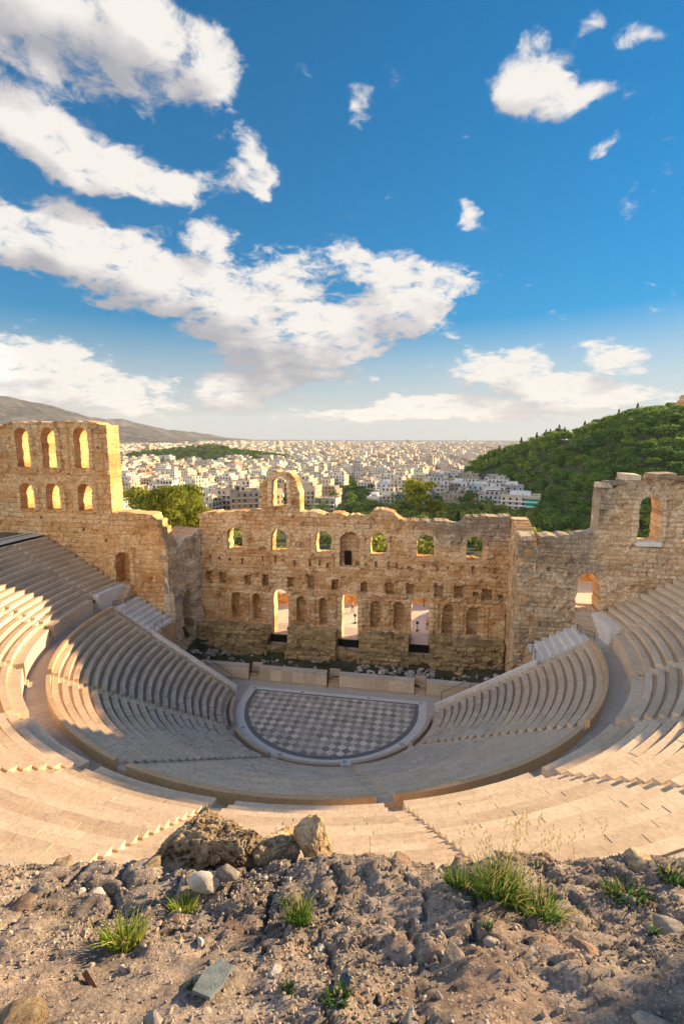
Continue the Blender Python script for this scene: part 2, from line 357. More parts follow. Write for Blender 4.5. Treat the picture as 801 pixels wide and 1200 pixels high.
M['curb'] = mat_marble('tan_marble_parapet', (.44, .33, .23), (.60, .47, .35), .4)
M['curb_tan'] = mat_marble('tan_wall_marble', (.50, .33, .18), (.68, .49, .30), .3)
M['paving'] = mat_marble('walkway_marble', (.42, .38, .34), (.60, .55, .50), .35)
M['white_marble'] = mat_marble('pale_marble', (.58, .56, .54), (.78, .76, .73), .25)
M['grey_marble'] = mat_marble('grey_marble', (.13, .135, .14), (.24, .24, .245), .3)
def mat_checker():
    t = NT('checkered_marble_paving')
    mp = t.n('ShaderNodeMapping'); mp.inputs['Rotation'].default_value = (0, 0, R(45)); t.l(t.geo(), mp.inputs[0])
    cell = .695
    sx = t.n('ShaderNodeSeparateXYZ'); t.l(mp.outputs[0], sx.inputs[0])
    fx = t.math('FLOOR', t.math('DIVIDE', sx.outputs[0], cell)); fy = t.math('FLOOR', t.math('DIVIDE', sx.outputs[1], cell))
    par = t.math('MODULO', t.math('ABSOLUTE', t.math('ADD', fx, fy)), 2.0)
    cb = t.n('ShaderNodeCombineXYZ'); t.l(fx, cb.inputs[0]); t.l(fy, cb.inputs[1])
    wn = t.n('ShaderNodeTexWhiteNoise'); t.l(cb.outputs[0], wn.inputs[0])
    w = t.ramp(wn.outputs['Value'], [(0, (.50, .44, .37)), (.5, (.62, .55, .47)), (1, (.74, .67, .58))])
    g = t.ramp(wn.outputs['Value'], [(0, (.22, .21, .19)), (.5, (.29, .27, .245)), (1, (.38, .36, .33))])
    c = t.mix(t.math('GREATER_THAN', par, .5), w, g)
    gx = t.math('PINGPONG', sx.outputs[0], cell / 2); gy = t.math('PINGPONG', sx.outputs[1], cell / 2)
    n = t.noise(1.1, 6, .6)
    c = t.mix(t.rng(n, .5, .75, 0, .5), c, (.22, .20, .18))
    # pale worn joint lines at the tile edges
    ex = t.math('MINIMUM', t.math('PINGPONG', sx.outputs[0], cell), t.math('SUBTRACT', cell, t.math('PINGPONG', sx.outputs[0], cell)))
    ey = t.math('MINIMUM', t.math('PINGPONG', sx.outputs[1], cell), t.math('SUBTRACT', cell, t.math('PINGPONG', sx.outputs[1], cell)))
    ed = t.rng(t.math('MINIMUM', ex, ey), .0, .025)
    c = t.mix(t.math('MULTIPLY', t.math('SUBTRACT', 1.0, ed), .5), c, (.30, .28, .26))
    t.color(c); t.b.inputs['Roughness'].default_value = .5
    t.bump(t.noise(9, 4), .01, .4)
    return t.m
M['checker'] = mat_checker()
def mat_ground(name, c0, c1, c2, s=.2, bump=.1):
    t = NT(name); a = t.noise(s, 8, .62); b = t.noise(s * 9, 6, .65)
    c = t.ramp(t.math('ADD', t.math('MULTIPLY', a, .6), t.math('MULTIPLY', b, .4)), [(.35, c0), (.5, c1), (.65, c2)])
    t.color(c); t.bump(b, bump, .6); return t.m
M['soil'] = mat_ground('dry_soil', (.035, .055, .02), (.07, .08, .035), (.15, .13, .07), .06)
M['citysoil'] = mat_ground('city_ground', (.05, .06, .04), (.10, .09, .08), (.16, .14, .12), .02)
M['pit'] = mat_ground('mossy_pit_ground', (.025, .035, .012), (.055, .055, .03), (.12, .10, .065), .5)
M['plaza'] = mat_marble('plaza_paving', (.62, .56, .48), (.80, .74, .66), .1)
M['black'] = mat_flat('dark_metal', (.012, .012, .013), .5)
M['rail'] = mat_flat('railing_metal', (.06, .065, .07), .45, metal=.6)
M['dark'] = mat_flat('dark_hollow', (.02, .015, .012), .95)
M['awning'] = mat_flat('green_canvas', (.0, .30, .20), .8)
M['rooftile'] = mat_flat('red_roof_tile', (.36, .11, .05), .85)
M['glass'] = mat_flat('window_glass', (.03, .04, .05), .15, .3, .3)
M['wood'] = mat_flat('weathered_wood', (.22, .15, .09), .8)
M['trunk'] = mat_flat('bark', (.10, .07, .045), .95, .3, 4)
# ------------------------------------------------------------------ terrain
CX, CY = 10.0, -50.0
def smooth(a, b, x):
    t = np.clip((x - a) / (b - a), 0, 1); return t * t * (3 - 2 * t)
_RD = np.array([0, 95, 110, 130, 160, 200, 250, 350, 500, 800, 1500, 3000, 6000, 15000])
_RZ = np.array([-1.5, -1.5, -2.0, -5, -9, -13, -18, -24, -28, -36, -47, -58, -66, -70.0])
_AZ = np.array([-180, -60, 2.2, 4.3, 6.0, 9.0, 12.1, 16.8, 19.7, 21.8, 24.0, 28, 36, 50, 70, 180])
_EL = np.array([-9, -9, -5.5, -3.4, -2.0, -1.25, -.05, 1.25, 2.3, 2.75, 2.75, 2.9, 2.6, 1.0, -5, -9.0])
_DR = np.array([600, 600, 640, 640, 630, 610, 580, 520, 480, 470, 465, 460, 450, 450, 450, 600.0])
def ground(x, y):
    x = np.asarray(x, float); y = np.asarray(y, float)
    d = np.hypot(x - CX, y - CY); az = np.degrees(np.arctan2(x - CX, y - CY))
    z = np.interp(d, _RD, _RZ)
    # wooded hill to the right
    zr = 29.5 + _DRf(az) * np.tan(np.radians(np.interp(az, _AZ, _EL))) - 8.0
    dr = _DRf(az); d0 = np.interp(az, [0, 9, 12, 14.5, 18, 24], [540, 490, 400, 270, 200, 170])
    base = np.interp(d, _RD, _RZ)
    up = smooth(d0, 1.0, 0 * d) if False else np.clip((d - d0) / (dr - d0), 0, 1)
    up = up * up * (3 - 2 * up) * .55 + up * .45
    dn = 1 - smooth(0, 420, d - dr)
    hz = np.interp(dr, _RD, _RZ)
    hill = np.maximum(zr - hz, 0) * np.where(d < dr, up, dn)
    rough = (fbm(x / 60, y / 60, 0, 3, 4) - .5) * 16 * smooth(230, 330, d) * (hill > 2)
    z = np.maximum(z, base + hill + rough * smooth(0, 20, hill))
    # shoulders beside the stage building and behind the wing walls
    sh = smooth(20.5, 25, np.abs(x)) * (1 - smooth(10, 60, y - 8)) * (y > 7)
    z = z + sh * np.maximum(np.where(x > 0, 10.8, 10.0) - z, 0) * (1 - smooth(60, 130, np.abs(x)))
    # slope carrying the theatre
    r = np.hypot(x, y)
    back = smooth(-10, -44, y)
    rim = 17.0 + back * np.clip((r - 41) * 1.1, 0, 9.8) * smooth(60, 0, np.abs(x - 5))
    side = smooth(7.2, 6.8, y)
    far = 1 - smooth(0, 1, (r - 75) / 260)
    zin = np.where(r < 40.4, -1.6, -1.5 + (rim + 1.5) * far)
    z = np.where(y <= 7, np.where(r < 330, np.maximum(zin, np.where(r < 40.4, -99, z)), z), z)
    return z
def _DRf(az): return np.interp(az, _AZ, _DR)
def build_terrain():
    rad = np.concatenate([[0.01, 10, 20, 30, 38, 40.3, 40.7], np.arange(42, 70, 2), np.arange(70, 130, 4), np.geomspace(130, 700, 90), np.geomspace(720, 14500, 60)])
    na = 420; an = np.linspace(0, 2 * np.pi, na, endpoint=False)
    # finer angles in front are not needed: one sheet all round
    RR, AA = np.meshgrid(rad, an, indexing='ij'); X = RR * np.sin(AA); Y = RR * np.cos(AA); Z = ground(X, Y)
    V = np.stack([X, Y, Z], -1).reshape(-1, 3)
    i, j = np.meshgrid(np.arange(len(rad) - 1), np.arange(na), indexing='ij'); j2 = (j + 1) % na
    F = np.stack([i * na + j, i * na + j2, (i + 1) * na + j2, (i + 1) * na + j], -1).reshape(-1, 4)
    c = V[F].mean(1); d = np.hypot(c[:, 0] - CX, c[:, 1] - CY)
    az = np.degrees(np.arctan2(c[:, 0] - CX, c[:, 1] - CY))
    city = (d > 300) & (c[:, 2] < -15) & (az < 8) & (az > -70)
    o = obj('ground', quad_mesh('ground', V, F[:, ::-1], [M['soil'], M['citysoil']], midx=city.astype(int), smooth=True))
    tag(o, kind='structure')
build_terrain()
def mat_mountain():
    t = NT('mountain_scrub'); n = t.noise(.0022, 8, .6); n2 = t.noise(.012, 6, .65)
    c = t.ramp(t.math('ADD', t.math('MULTIPLY', n, .5), t.math('MULTIPLY', n2, .5)), [(.38, (.035, .045, .05)), (.5, (.08, .085, .09)), (.62, (.20, .18, .17))])  # bluish tone of distance haze is put into the scrub colours
    t.color(c); t.bump(n2, 30, .8); return t.m
def mountain(name, pts, dist, depth, seed):
    az = np.array([p[0] for p in pts]); el = np.array([p[1] for p in pts])
    A = np.linspace(az[0], az[-1], 260); ridge = 29.5 + dist * np.tan(np.radians(np.interp(A, az, el)))
    nk = 40; K = np.linspace(-1, 1, nk)
    V = []
    for k in K:
        D = dist + k * depth
        X = CX + D * np.sin(np.radians(A)); Y = CY + D * np.cos(np.radians(A))
        prof = 1 - abs(k) ** 1.15
        rid = np.abs(fbm(X / 700, Y / 700, 0, seed, 5) - .5) * 2
        z = -75 + (ridge + 75) * prof * (1 - .38 * (1 - prof) ** .5 * rid * 1.6) + (fbm(X / 220, Y / 220, 0, seed + 5, 4) - .5) * 60 * prof * (abs(k) > .02)
        V.append(np.stack([X, Y, z], -1))
    V = np.array(V); n = len(A)
    i, j = np.meshgrid(np.arange(nk - 1), np.arange(n - 1), indexing='ij')
    F = np.stack([i * n + j, i * n + j + 1, (i + 1) * n + j + 1, (i + 1) * n + j], -1).reshape(-1, 4)
    o = obj(name, quad_mesh(name, V.reshape(-1, 3), F[:, ::-1], [M['mount']], smooth=True)); tag(o, kind='structure'); return o
M['mount'] = mat_mountain()
mountain('mountain', [(-75, 2.0), (-60, 4.2), (-50, 4.6), (-44, 3.75), (-42, 3.5), (-39.8, 2.95), (-37, 2.1), (-34, 1.35), (-31, .7), (-28.5, .1), (-26, -.4)], 6500, 1500, 11)
mountain('mountain', [(-60, 1), (-44, 2.0), (-37, 1.9), (-33.5, 1.75), (-31, 1.2), (-28.8, .72), (-26, .35), (-24, .0), (-20, -.4)], 9500, 1500, 21)
# the sea beyond the city
sea = MB(); sea.poly([(-2500, 8200, -60), (6000, 7000, -60), (9000, 11000, -60), (-3000, 12800, -60)])
t = NT('sea_water'); t.color((.03, .10, .16)); t.b.inputs['Roughness'].default_value = .25; M['sea'] = t.m
tag(sea.obj('sea', M['sea']), kind='structure')
# the air: even haze around everything
hz = MB(); hz.box(-14600, 14600, -14600, 14600, -76, 620)
hm = bpy.data.materials.new('haze_air'); hm.use_nodes = True; hn = hm.node_tree; hn.nodes.clear()
ho = hn.nodes.new('ShaderNodeOutputMaterial'); hv = hn.nodes.new('ShaderNodeVolumePrincipled')
hv.inputs['Color'].default_value = (.82, .90, 1.0, 1); hv.inputs['Density'].default_value = .000028; hv.inputs['Anisotropy'].default_value = 0.0
hn.links.new(hv.outputs[0], ho.inputs['Volume'])
HAZE = hz.obj('haze', hm, off=(0, 0, 0)); tag(HAZE, kind='stuff'); HAZE.display_type = 'WIRE'
# ------------------------------------------------------------------ ruined masonry walls
def arch(uc, w, zb, zt, depth=None, rough=.22): return dict(uc=uc, w=w, zb=zb, zt=zt, d=depth, arch=True, r=rough)
def rect(uc, w, zb, zt, depth=None, rough=.25): return dict(uc=uc, w=w, zb=zb, zt=zt, d=depth, arch=False, r=rough)
def _sd(o, u, z, seed):
    if o['arch']:
        zc = o['zt'] - o['w'] / 2
        a = np.maximum(np.abs(u - o['uc']) - o['w'] / 2, o['zb'] - z)
        b = np.hypot(u - o['uc'], z - zc) - o['w'] / 2
        s = np.where(z > zc, b, a)
    else:
        s = np.maximum(np.abs(u - o['uc']) - o['w'] / 2, np.maximum(o['zb'] - z, z - o['zt']))
    return s + (fbm(u * 1.8, z * 1.8, 0, seed + 3, 2) - .5) * o['r']
def blocks(u, z, h, w, seed, jit=1.0):
    """running-bond pattern with uneven courses: block id, distance to nearest joint"""
    zw = z + (fbm(u * .25, z * .25, 0, seed + 40, 2) - .5) * h * .8 * jit
    row = np.floor(zw / h); fz = zw / h - row
    hs = vn(row * 1.0 + .5, 0.5, .5, seed + 1)          # per-course offset
    uw = u + (fbm(u * .6, z * .6, 0, seed + 41, 2) - .5) * w * jit + hs * w * 3.1
    ww = w * (.8 + .5 * vn(row + .5, 7.5, .5, seed + 2))
    cu = np.floor(uw / ww); fu = uw / ww - cu
    # merge / shift joints a bit per block
    jd = np.minimum(np.minimum(fz, 1 - fz) * h, np.minimum(fu, 1 - fu) * ww)
    idv = vn(cu + .5, row + .5, 3.5, seed + 5); id2 = vn(cu + .5, row + .5, 9.5, seed + 6)
    return idv, id2, jd
def wall(name, p0, ud, nd, L, z0, top, T, shapes, mat, parent=None, cell=.17, bl=(.6, 1.15), amp=.10, joint=.07, fb=.16, seed=1, extra=None, zone=None, ring=.0, ringd=.12, base=None, pilasters=None, mesh_only=False):
    zmax = top(np.linspace(0, L, 300)).max() + .3
    nu = int(round(L / cell)); nz = int(math.ceil((zmax - z0) / cell)); cu = L / nu
    uc = (np.arange(nu) + .5) * cu; zc = z0 + (np.arange(nz) + .5) * cell
    U, Z = np.meshgrid(uc, zc, indexing='ij')
    lev = np.zeros((nu, nz), int)
    depths = [0.0]
    for o in shapes:
        if o['d'] is not None:
            if o['d'] not in depths: depths.append(o['d'])
            lev[_sd(o, U, Z, seed) < 0] = depths.index(o['d'])
    for o in shapes:
        if o['d'] is None: lev[_sd(o, U, Z, seed) < 0] = -1
    lev[Z > top(U)] = -1
    ug = np.arange(nu + 1) * cu; zg = z0 + np.arange(nz + 1) * cell
    VU, VZ = np.meshgrid(ug, zg, indexing='ij')
    pad = np.full((nu + 2, nz + 2), -1); pad[1:-1, 1:-1] = lev
    a, b, c, d = pad[:-1, :-1], pad[1:, :-1], pad[:-1, 1:], pad[1:, 1:]
    bd = ~((a == b) & (b == c) & (c == d))
    best = np.full(VU.shape, 1e9); bi = np.zeros(VU.shape, int)
    fs = [lambda u, z, o=o: _sd(o, u, z, seed) for o in shapes] + [lambda u, z: (z - top(u)) * .9]
    for k, f in enumerate(fs):
        s = f(VU, VZ); m = np.abs(s) < np.abs(best); best[m] = s[m]; bi[m] = k
    NU, NZ = VU.copy(), VZ.copy(); e = .02
    for k, f in enumerate(fs):
        m = bd & (bi == k) & (np.abs(best) < cell * 1.3)
        if k == len(fs) - 1: m &= True
        if not m.any(): continue
        u, z = VU[m], VZ[m]; s = f(u, z); gu = (f(u + e, z) - s) / e; gz = (f(u, z + e) - s) / e; g2 = gu * gu + gz * gz + 1e-6
        mv = np.clip(-s / np.sqrt(g2), -cell * .75, cell * .75)
        NU[m] = u + mv * gu / np.sqrt(g2); NZ[m] = z + mv * gz / np.sqrt(g2)
    inn = (VU > 0) & (VU < L)
    NU = np.where(inn, NU, VU)
    # front relief
    idv, id2, jd = blocks(NU, NZ, bl[0], bl[1], seed)
    rel = -(idv - .5) * 2 * amp + joint * (1 - smooth(0, .13, jd)) - (fbm(NU * .5, NZ * .5, 0, seed + 9, 5, .55) - .5) * 2 * fb
    pits = fbm(NU * 1.1, NZ * 1.1, 5, seed + 12, 4, .6); rel += smooth(.60, .78, pits) * fb * 1.5
    if extra is not None: rel = rel + extra(NU, NZ)
    ringm = np.zeros(VU.shape)
    if ring > 0:
        for o in shapes:
            if o['arch'] and o['w'] > 1.5:
                s = _sd(dict(o, r=0), NU, NZ, seed); q = (s > -.1) & (s < ring) & (NZ > o['zb'] - .1)
                rel = np.where(q, rel * .5 - ringd, rel)
    edge = np.minimum(np.maximum(best * 0 + 0, 0), 0)
    nvl = (nu + 1) * (nz + 1)
    p0 = np.array([p0[0], p0[1], 0.]); ud3 = np.array([ud[0], ud[1], 0.]); nd3 = np.array([nd[0], nd[1], 0.])
    VL = []
    for k, dpt in enumerate(depths + [T]):
        if k == 0: dd = rel
        elif k == len(depths): dd = T + (fbm(NU * .7, NZ * .7, 3, seed + 20, 3) - .5) * .25
        else: dd = dpt + (fbm(NU, NZ, 8, seed + 22, 3) - .5) * .2 + (idv - .5) * .06
        P = p0 + NU[..., None] * ud3 - dd[..., None] * nd3; P[..., 2] = NZ
        if k == 0:   # wobble in the wall plane so that courses are not ruler straight
            w1 = (vn(NU * 1.7, NZ * 1.7, 1, seed + 30) - .5) * .08; P = P + w1[..., None] * ud3 * inn[..., None]
            P[..., 2] += (vn(NU * 1.7, NZ * 1.7, 4, seed + 31) - .5) * .08 * (NZ > z0 + .01)
        VL.append(P.reshape(-1, 3))
    V = np.concatenate(VL); BK = len(depths) * nvl
    I, J = np.meshgrid(np.arange(nu), np.arange(nz), indexing='ij')
    def vid(i, j): return i * (nz + 1) + j
    q00, q10, q11, q01 = vid(I, J), vid(I + 1, J), vid(I + 1, J + 1), vid(I, J + 1)
    F = []; TT = []; ZN = []; JT = []
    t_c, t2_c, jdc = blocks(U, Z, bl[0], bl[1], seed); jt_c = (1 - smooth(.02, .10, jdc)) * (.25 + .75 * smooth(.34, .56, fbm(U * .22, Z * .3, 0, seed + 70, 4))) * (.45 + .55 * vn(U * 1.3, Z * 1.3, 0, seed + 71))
    if ring > 0:
        for o in shapes:
            if o['arch'] and o['w'] > 1.5:
                s = _sd(dict(o, r=0), U, Z, seed); q = (s > -.3) & (s < ring + .05) & (Z > o['zb'])
                an = np.floor(np.arctan2(Z - (o['zt'] - o['w'] / 2), U - o['uc']) / .30)
                an = np.where(Z < o['zt'] - o['w'] / 2, np.floor(Z / .6) + 50 + 9 * (U > o['uc']), an)
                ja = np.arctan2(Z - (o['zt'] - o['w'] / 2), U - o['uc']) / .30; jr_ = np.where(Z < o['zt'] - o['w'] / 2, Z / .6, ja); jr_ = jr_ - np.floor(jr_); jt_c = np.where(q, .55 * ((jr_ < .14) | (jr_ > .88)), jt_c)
                t_c = np.where(q, .35 + .65 * vn(an + .5, o['uc'], .5, seed + 50), t_c)
    zn_c = zone(U, Z) if zone is not None else np.zeros(U.shape)
    sol = lev >= 0; off = lev * nvl
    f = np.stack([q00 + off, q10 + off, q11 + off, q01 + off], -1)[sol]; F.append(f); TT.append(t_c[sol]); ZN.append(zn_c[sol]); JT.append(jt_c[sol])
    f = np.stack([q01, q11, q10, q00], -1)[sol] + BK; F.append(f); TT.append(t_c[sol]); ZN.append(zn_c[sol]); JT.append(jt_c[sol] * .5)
    def lo(l): return np.where(l < 0, BK, l * nvl)
    # vertical interfaces between (i-1,j) and (i,j)
    la, lb = pad[:-1, 1:-1], pad[1:, 1:-1]       # (nu+1, nz)
    m = la != lb; ii, jj = np.nonzero(m); A, B = lo(la[m]), lo(lb[m]); e0, e1 = vid(ii, jj), vid(ii, jj + 1)
    F.append(np.stack([e0 + A, e0 + B, e1 + B, e1 + A], -1))
    ci = np.clip(ii, 0, nu - 1); idr = np.floor(zg[jj] / bl[0]); TT.append(vn(idr + .5, ii * .37, 2, seed + 60)); ZN.append(zn_c[ci, jj]); JT.append(0. * jj)
    la, lb = pad[1:-1, :-1], pad[1:-1, 1:]       # (nu, nz+1)
    m = la != lb; ii, jj = np.nonzero(m); A, B = lo(la[m]), lo(lb[m]); e0, e1 = vid(ii, jj), vid(ii + 1, jj)
    F.append(np.stack([e0 + B, e0 + A, e1 + A, e1 + B], -1))
    cj = np.clip(jj, 0, nz - 1); TT.append(vn(np.floor(ug[ii] / 1.1) + .5, jj * .2, 2, seed + 61)); ZN.append(zn_c[ii, cj]); JT.append(0. * jj)
    F = np.concatenate(F); TT = np.concatenate(TT); ZN = np.concatenate(ZN); JT = np.concatenate(JT)
    # drop unused vertices
    used = np.zeros(len(V), bool); used[F.ravel()] = True; mp = np.cumsum(used) - 1; V = V[used]; F = mp[F]
    o3 = np.array([p0[0] + ud3[0] * L / 2, p0[1] + ud3[1] * L / 2, z0])
    if parent is not None: o3 = np.array(parent.location)
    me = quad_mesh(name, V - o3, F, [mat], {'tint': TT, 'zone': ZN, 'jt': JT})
    return obj(name, me, parent, (0, 0, 0) if parent is not None else tuple(o3))
def prof(pts, seed, amp=.35, step=.5):
    pu = np.array([p[0] for p in pts]); pz = np.array([p[1] for p in pts])
    def f(u):
        z = np.interp(u, pu, pz)
        w = .95; k = np.floor(u / w + .4 * vn(np.floor(u / w) + .5, .5, .5, seed)); s = (vn(k + .5, 2.5, .5, seed + 1) - .5) * 2
        k2 = np.floor(u / .46); s = s + (vn(k2 + .5, 4.5, .5, seed + 9) - .5) * 1.0
        return z + s * amp + (fbm(u * 1.3, 0 * u, 3, seed + 2, 3) - .5) * amp * 1.1
    return f
# --- stage wall (scaenae frons)
FY = 12.06; TS = 2.3; X0 = -20.6; LS = 40.4
W2 = [-15.6, -9.4, -3.4, 3.8, 9.75, 15.8]
sh = []
for x in W2: sh.append(arch(x - X0, 2.15, 14.35, 17.4))
sh.append(arch(.15 - X0, 2.75, 12.7, 17.45, 1.35))
for x in (-9.3, 0.1, 9.3): sh.append(arch(x - X0, 2.25 if x else 2.6, 2.55, 9.25, None, .12))
for x, w in ((-15.7, 1.15), (-12.65, 1.25), (-6.35, 1.45), (-3.42, 1.15), (3.58, 1.4), (6.58, 1.4), (12.77, 1.35), (15.8, 1.45)): sh.append(arch(x - X0, w, 4.6, 8.42, 1.15, .2))
for x, z, w, h, d in [(-19.44, 10.4, 1.0, 1.6, 1.2), (-17.45, 10.4, 1.15, 1.55, 1.2), (-13.9, 10.3, 1.0, 1.4, .5), (-11.36, 10.34, .95, 1.6, 1.2), (-7.79, 10.3, 1.0, 1.5, .9), (-5.1, 10.3, 1.05, 1.7, 1.2),
                      (-1.87, 10.3, 1.05, 1.5, .9), (1.98, 10.14, 1.0, 1.4, .9), (5.31, 10.1, 1.15, 1.5, 1.2), (7.93, 10.25, 1.1, 1.5, .9), (11.48, 10.12, 1.15, 1.6, .9), (14.01, 10.16, 1.1, 1.6, .9), (17.45, 10.0, 1.3, 1.7, 1.2), (16.1, 10.0, .7, .7, .5), (19.2, 9.9, .6, .6, .9)]:
    sh.append(rect(x - X0, w, z - h / 2, z + h / 2, max(d, 1.1), .28))
for k in range(26):      # small beam sockets
    x = -19 + k * 1.5 + rng.uniform(-.4, .4); sh.append(rect(x - X0, .32, 13.0 + rng.uniform(-.6, .3), 13.35 + rng.uniform(-.2, .4), .5, .2))
sh.append(arch(-9.25 - X0, 2.1, 20.4, 24.3))
_tp = prof([(0, 19.1), (3.3, 19.5), (8.0, 19.7), (8.6, 19.9), (14.0, 19.9), (17.8, 19.6), (18.2, 20.0), (20.2, 19.6), (22.8, 19.4), (23.8, 20.3), (26.0, 20.2), (27.4, 19.2), (30.5, 19.1), (34.6, 19.0), (35.2, 19.8), (40.4, 19.95)], 5, .33)
def top_stage(u):
    z = _tp(u); x = u + X0
    r = np.hypot((x + 9.25), 0); outer = 2.62 + .15 * np.sin(x * 3)
    arc = 22.5 + np.sqrt(np.maximum(outer ** 2 - (x + 9.15) ** 2, 0))
    arc = np.where(x < -10.6, np.minimum(arc, 23.7 + (x + 11.5) * .6), arc)
    return np.where((x > -11.75) & (x < -6.55), np.maximum(z, arc + .25 * (vn(x * 2.2, 1, 1, 3) - .5)), z)
def ex_stage(u, z):
    r = 0 * u
    x = u + X0
    for px in (-17.6, -14.2, -11.0, -7.7, -4.9, -2.0, 2.1, 5.1, 7.7, 11.2, 14.3, 17.4):   # stubs of the pilasters between the niches
        r = r - .16 * (np.abs(x - px) < .42) * (z < 8.6) * (z > 3.8)
    r = r - .14 * ((z > 8.9) & (z < 9.45)) * (vn(x * .8, 1, 1, 8) > .35)
    r = r + .22 * smooth(18.0, 17.6, z) * smooth(12.0, 12.4, z) * 0
    r = r - .12 * smooth(12.35, 12.1, z)
    return r
def zn_stage(u, z):
    x = u + X0
    return .34 * smooth(0, 16, x) * smooth(14, 19, z) + .30 * smooth(2, 14, x) + .22 * smooth(17.5, 19.5, z) + .3 * smooth(5.2, 3.6, z)
stage = empty('stage_wall', (0, FY, 1.0)); tag(stage, 'tall ruined stone stage wall with rows of arched windows and three open doorways behind the stage', 'ruined wall')
wall('masonry', (X0, FY), (1, 0), (0, -1), LS, 1.0, top_stage, TS, sh, M['stone'], stage, .15, (.56, 1.0), .11, .07, .24, 3, ex_stage, zn_stage, .5, .05)
for x in W2:
    b = MB(); b.box(x - 1.12, x + 1.12, FY - .10, FY + 1.0, 14.0, 14.38, .8, j=.03); b.obj('sill', M['stone'], stage)
b = MB(); b.box(-1.2, 1.5, FY - .05, FY + 1.2, 12.4, 12.75, .7, j=.03); b.obj('sill', M['stone'], stage)
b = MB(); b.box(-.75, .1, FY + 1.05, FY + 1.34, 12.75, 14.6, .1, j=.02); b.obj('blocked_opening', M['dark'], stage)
# --- wing walls
def zn_left(u, z): return .45 * smooth(23.2, 25.5, u) + .28 * smooth(24.0, 22.0, u) * smooth(26, 31, z)
XL = -47.0
shl = []
for x in (-44.9, -40.75, -37.0, -32.45):
    if x > -44: shl.append(arch(x - XL, 1.95, 25.5, 30.55, None, .14)); shl.append(arch(x - XL + .05, 2.05, 20.15, 23.6, None, .2))
shl.append(arch(-27.85 - XL, 2.0, 10.9, 15.1, 1.7, .35))
for x, z in [(-34.5, 24.6), (-30.2, 27.9), (-39, 18.9), (-33, 17.6), (-30, 16.2)]: shl.append(rect(x - XL, .35, z, z + .4, .6))
_tl = prof([(0, 31.0), (3.5, 30.9), (4.2, 31.2), (5.4, 31.2), (8.3, 31.3), (13.2, 31.4), (16.0, 31.2), (18.05, 30.9), (18.15, 20.1), (22.0, 20.1), (23.4, 20.0), (23.5, 19.3), (24.1, 19.2), (24.2, 18.3), (24.6, 18.1), (24.7, 17.1), (25.3, 15.6)], 15, .28)
def ex_left(u, z):
    x = u + XL; r = 0 * u
    r = r - .16 * ((z > 24.75) & (z < 25.3)) * (x < -29)
    for px in (-42.8, -38.9, -34.75, -30.2): r = r - .13 * (np.abs(x - px) < .55) * (z > 25.2)
    r = r - .1 * smooth(19.9, 19.5, z) * (x < -28.8)
    return r
wl = empty('wing_wall', (-36, 5.5, 8)); tag(wl, 'left wing wall rising to a sunlit tower with two rows of tall arched windows above the seats', 'ruined wall')
wall('masonry', (XL, 5.5), (1, 0), (0, -1), 25.3, 3.0, _tl, 2.4, shl, M['stone_tower'], wl, .16, (.62, 1.2), .08, .06, .15, 21, ex_left, zn_left, .62, .20)
for x in (-40.75, -37.0, -32.45):
    b = MB(); b.box(x - 1.3, x + 1.3, 5.28, 6.3, 25.0, 25.5, .9, j=.03); b.obj('sill', M['stone_tower'], wl)
    b = MB(); b.box(x - 1.1, x + 1.1, 5.34, 6.2, 19.85, 20.2, .9, j=.03); b.obj('sill', M['stone_tower'], wl)
XR = 19.75
shr = [arch(32.5 - XR, 2.15, 18.75, 23.6, None, .25), arch(37.0 - XR, 2.6, 18.75, 23.4, None, .2), arch(44.3 - XR, 2.15, 18.75, 23.6, None, .2), arch(27.15 - XR, 2.35, 10.9, 15.05, None, .4)]
for k in range(9): shr.append(rect(rng.uniform(21, 42) - XR, .4, 0, 0, .6)); shr[-1].update(zb=(z_ := rng.uniform(12, 20)), zt=z_ + .4)
_tr = prof([(0, 18.6), (.9, 18.6), (1.2, 17.9), (1.9, 17.9), (2.2, 19.0), (6.2, 19.2), (7.2, 19.5), (7.75, 19.9), (7.85, 24.45), (9.9, 24.6), (10.05, 25.3), (11.4, 25.3), (11.5, 24.9), (12.6, 24.8), (12.75, 25.5), (14.6, 25.5), (14.8, 24.7), (16.2, 25.0), (18, 26.2), (27, 27.4), (33, 27.0)], 25, .34)
def ex_right(u, z): return -.1 * ((z > 18.2) & (z < 18.7)) * (u > 11)
def zn_right(u, z): return .10 + .35 * smooth(12, 6, u) + .35 * smooth(18, 25, z) + .25 * smooth(14, 18, z) * smooth(10, 4, u)
wr = empty('wing_wall', (34, 5.3, 8)); tag(wr, 'right wing wall of rough rubble with a large arched window high above a lit doorway', 'ruined wall')
wall('masonry', (XR, 5.3), (1, 0), (0, -1), 33.0, 2.0, _tr, 2.6, shr, M['stone_rubble'], wr, .17, (.55, .85), .13, .11, .26, 31, ex_right, zn_right, .55, .06)
b = MB(); b.box(31.3, 33.75, 5.05, 6.3, 18.35, 18.78, .95, j=.03); b.obj('sill', M['white_marble'], wr)
for (x0, x1, z0, z1) in ((27.5, 28.6, 24.3, 24.75), (28.3, 29.9, 24.7, 25.0), (29.7, 31.2, 25.2, 25.75), (32.4, 34.4, 25.35, 25.9), (19.9, 21.0, 18.5, 18.95), (35.2, 36.6, 25.1, 25.6)):
    b = MB(); b.box(x0, x1, 5.1, 7.4, z0, z1, rng.random(), j=.09); b.obj('loose_block', M['stone_grey'], wr)
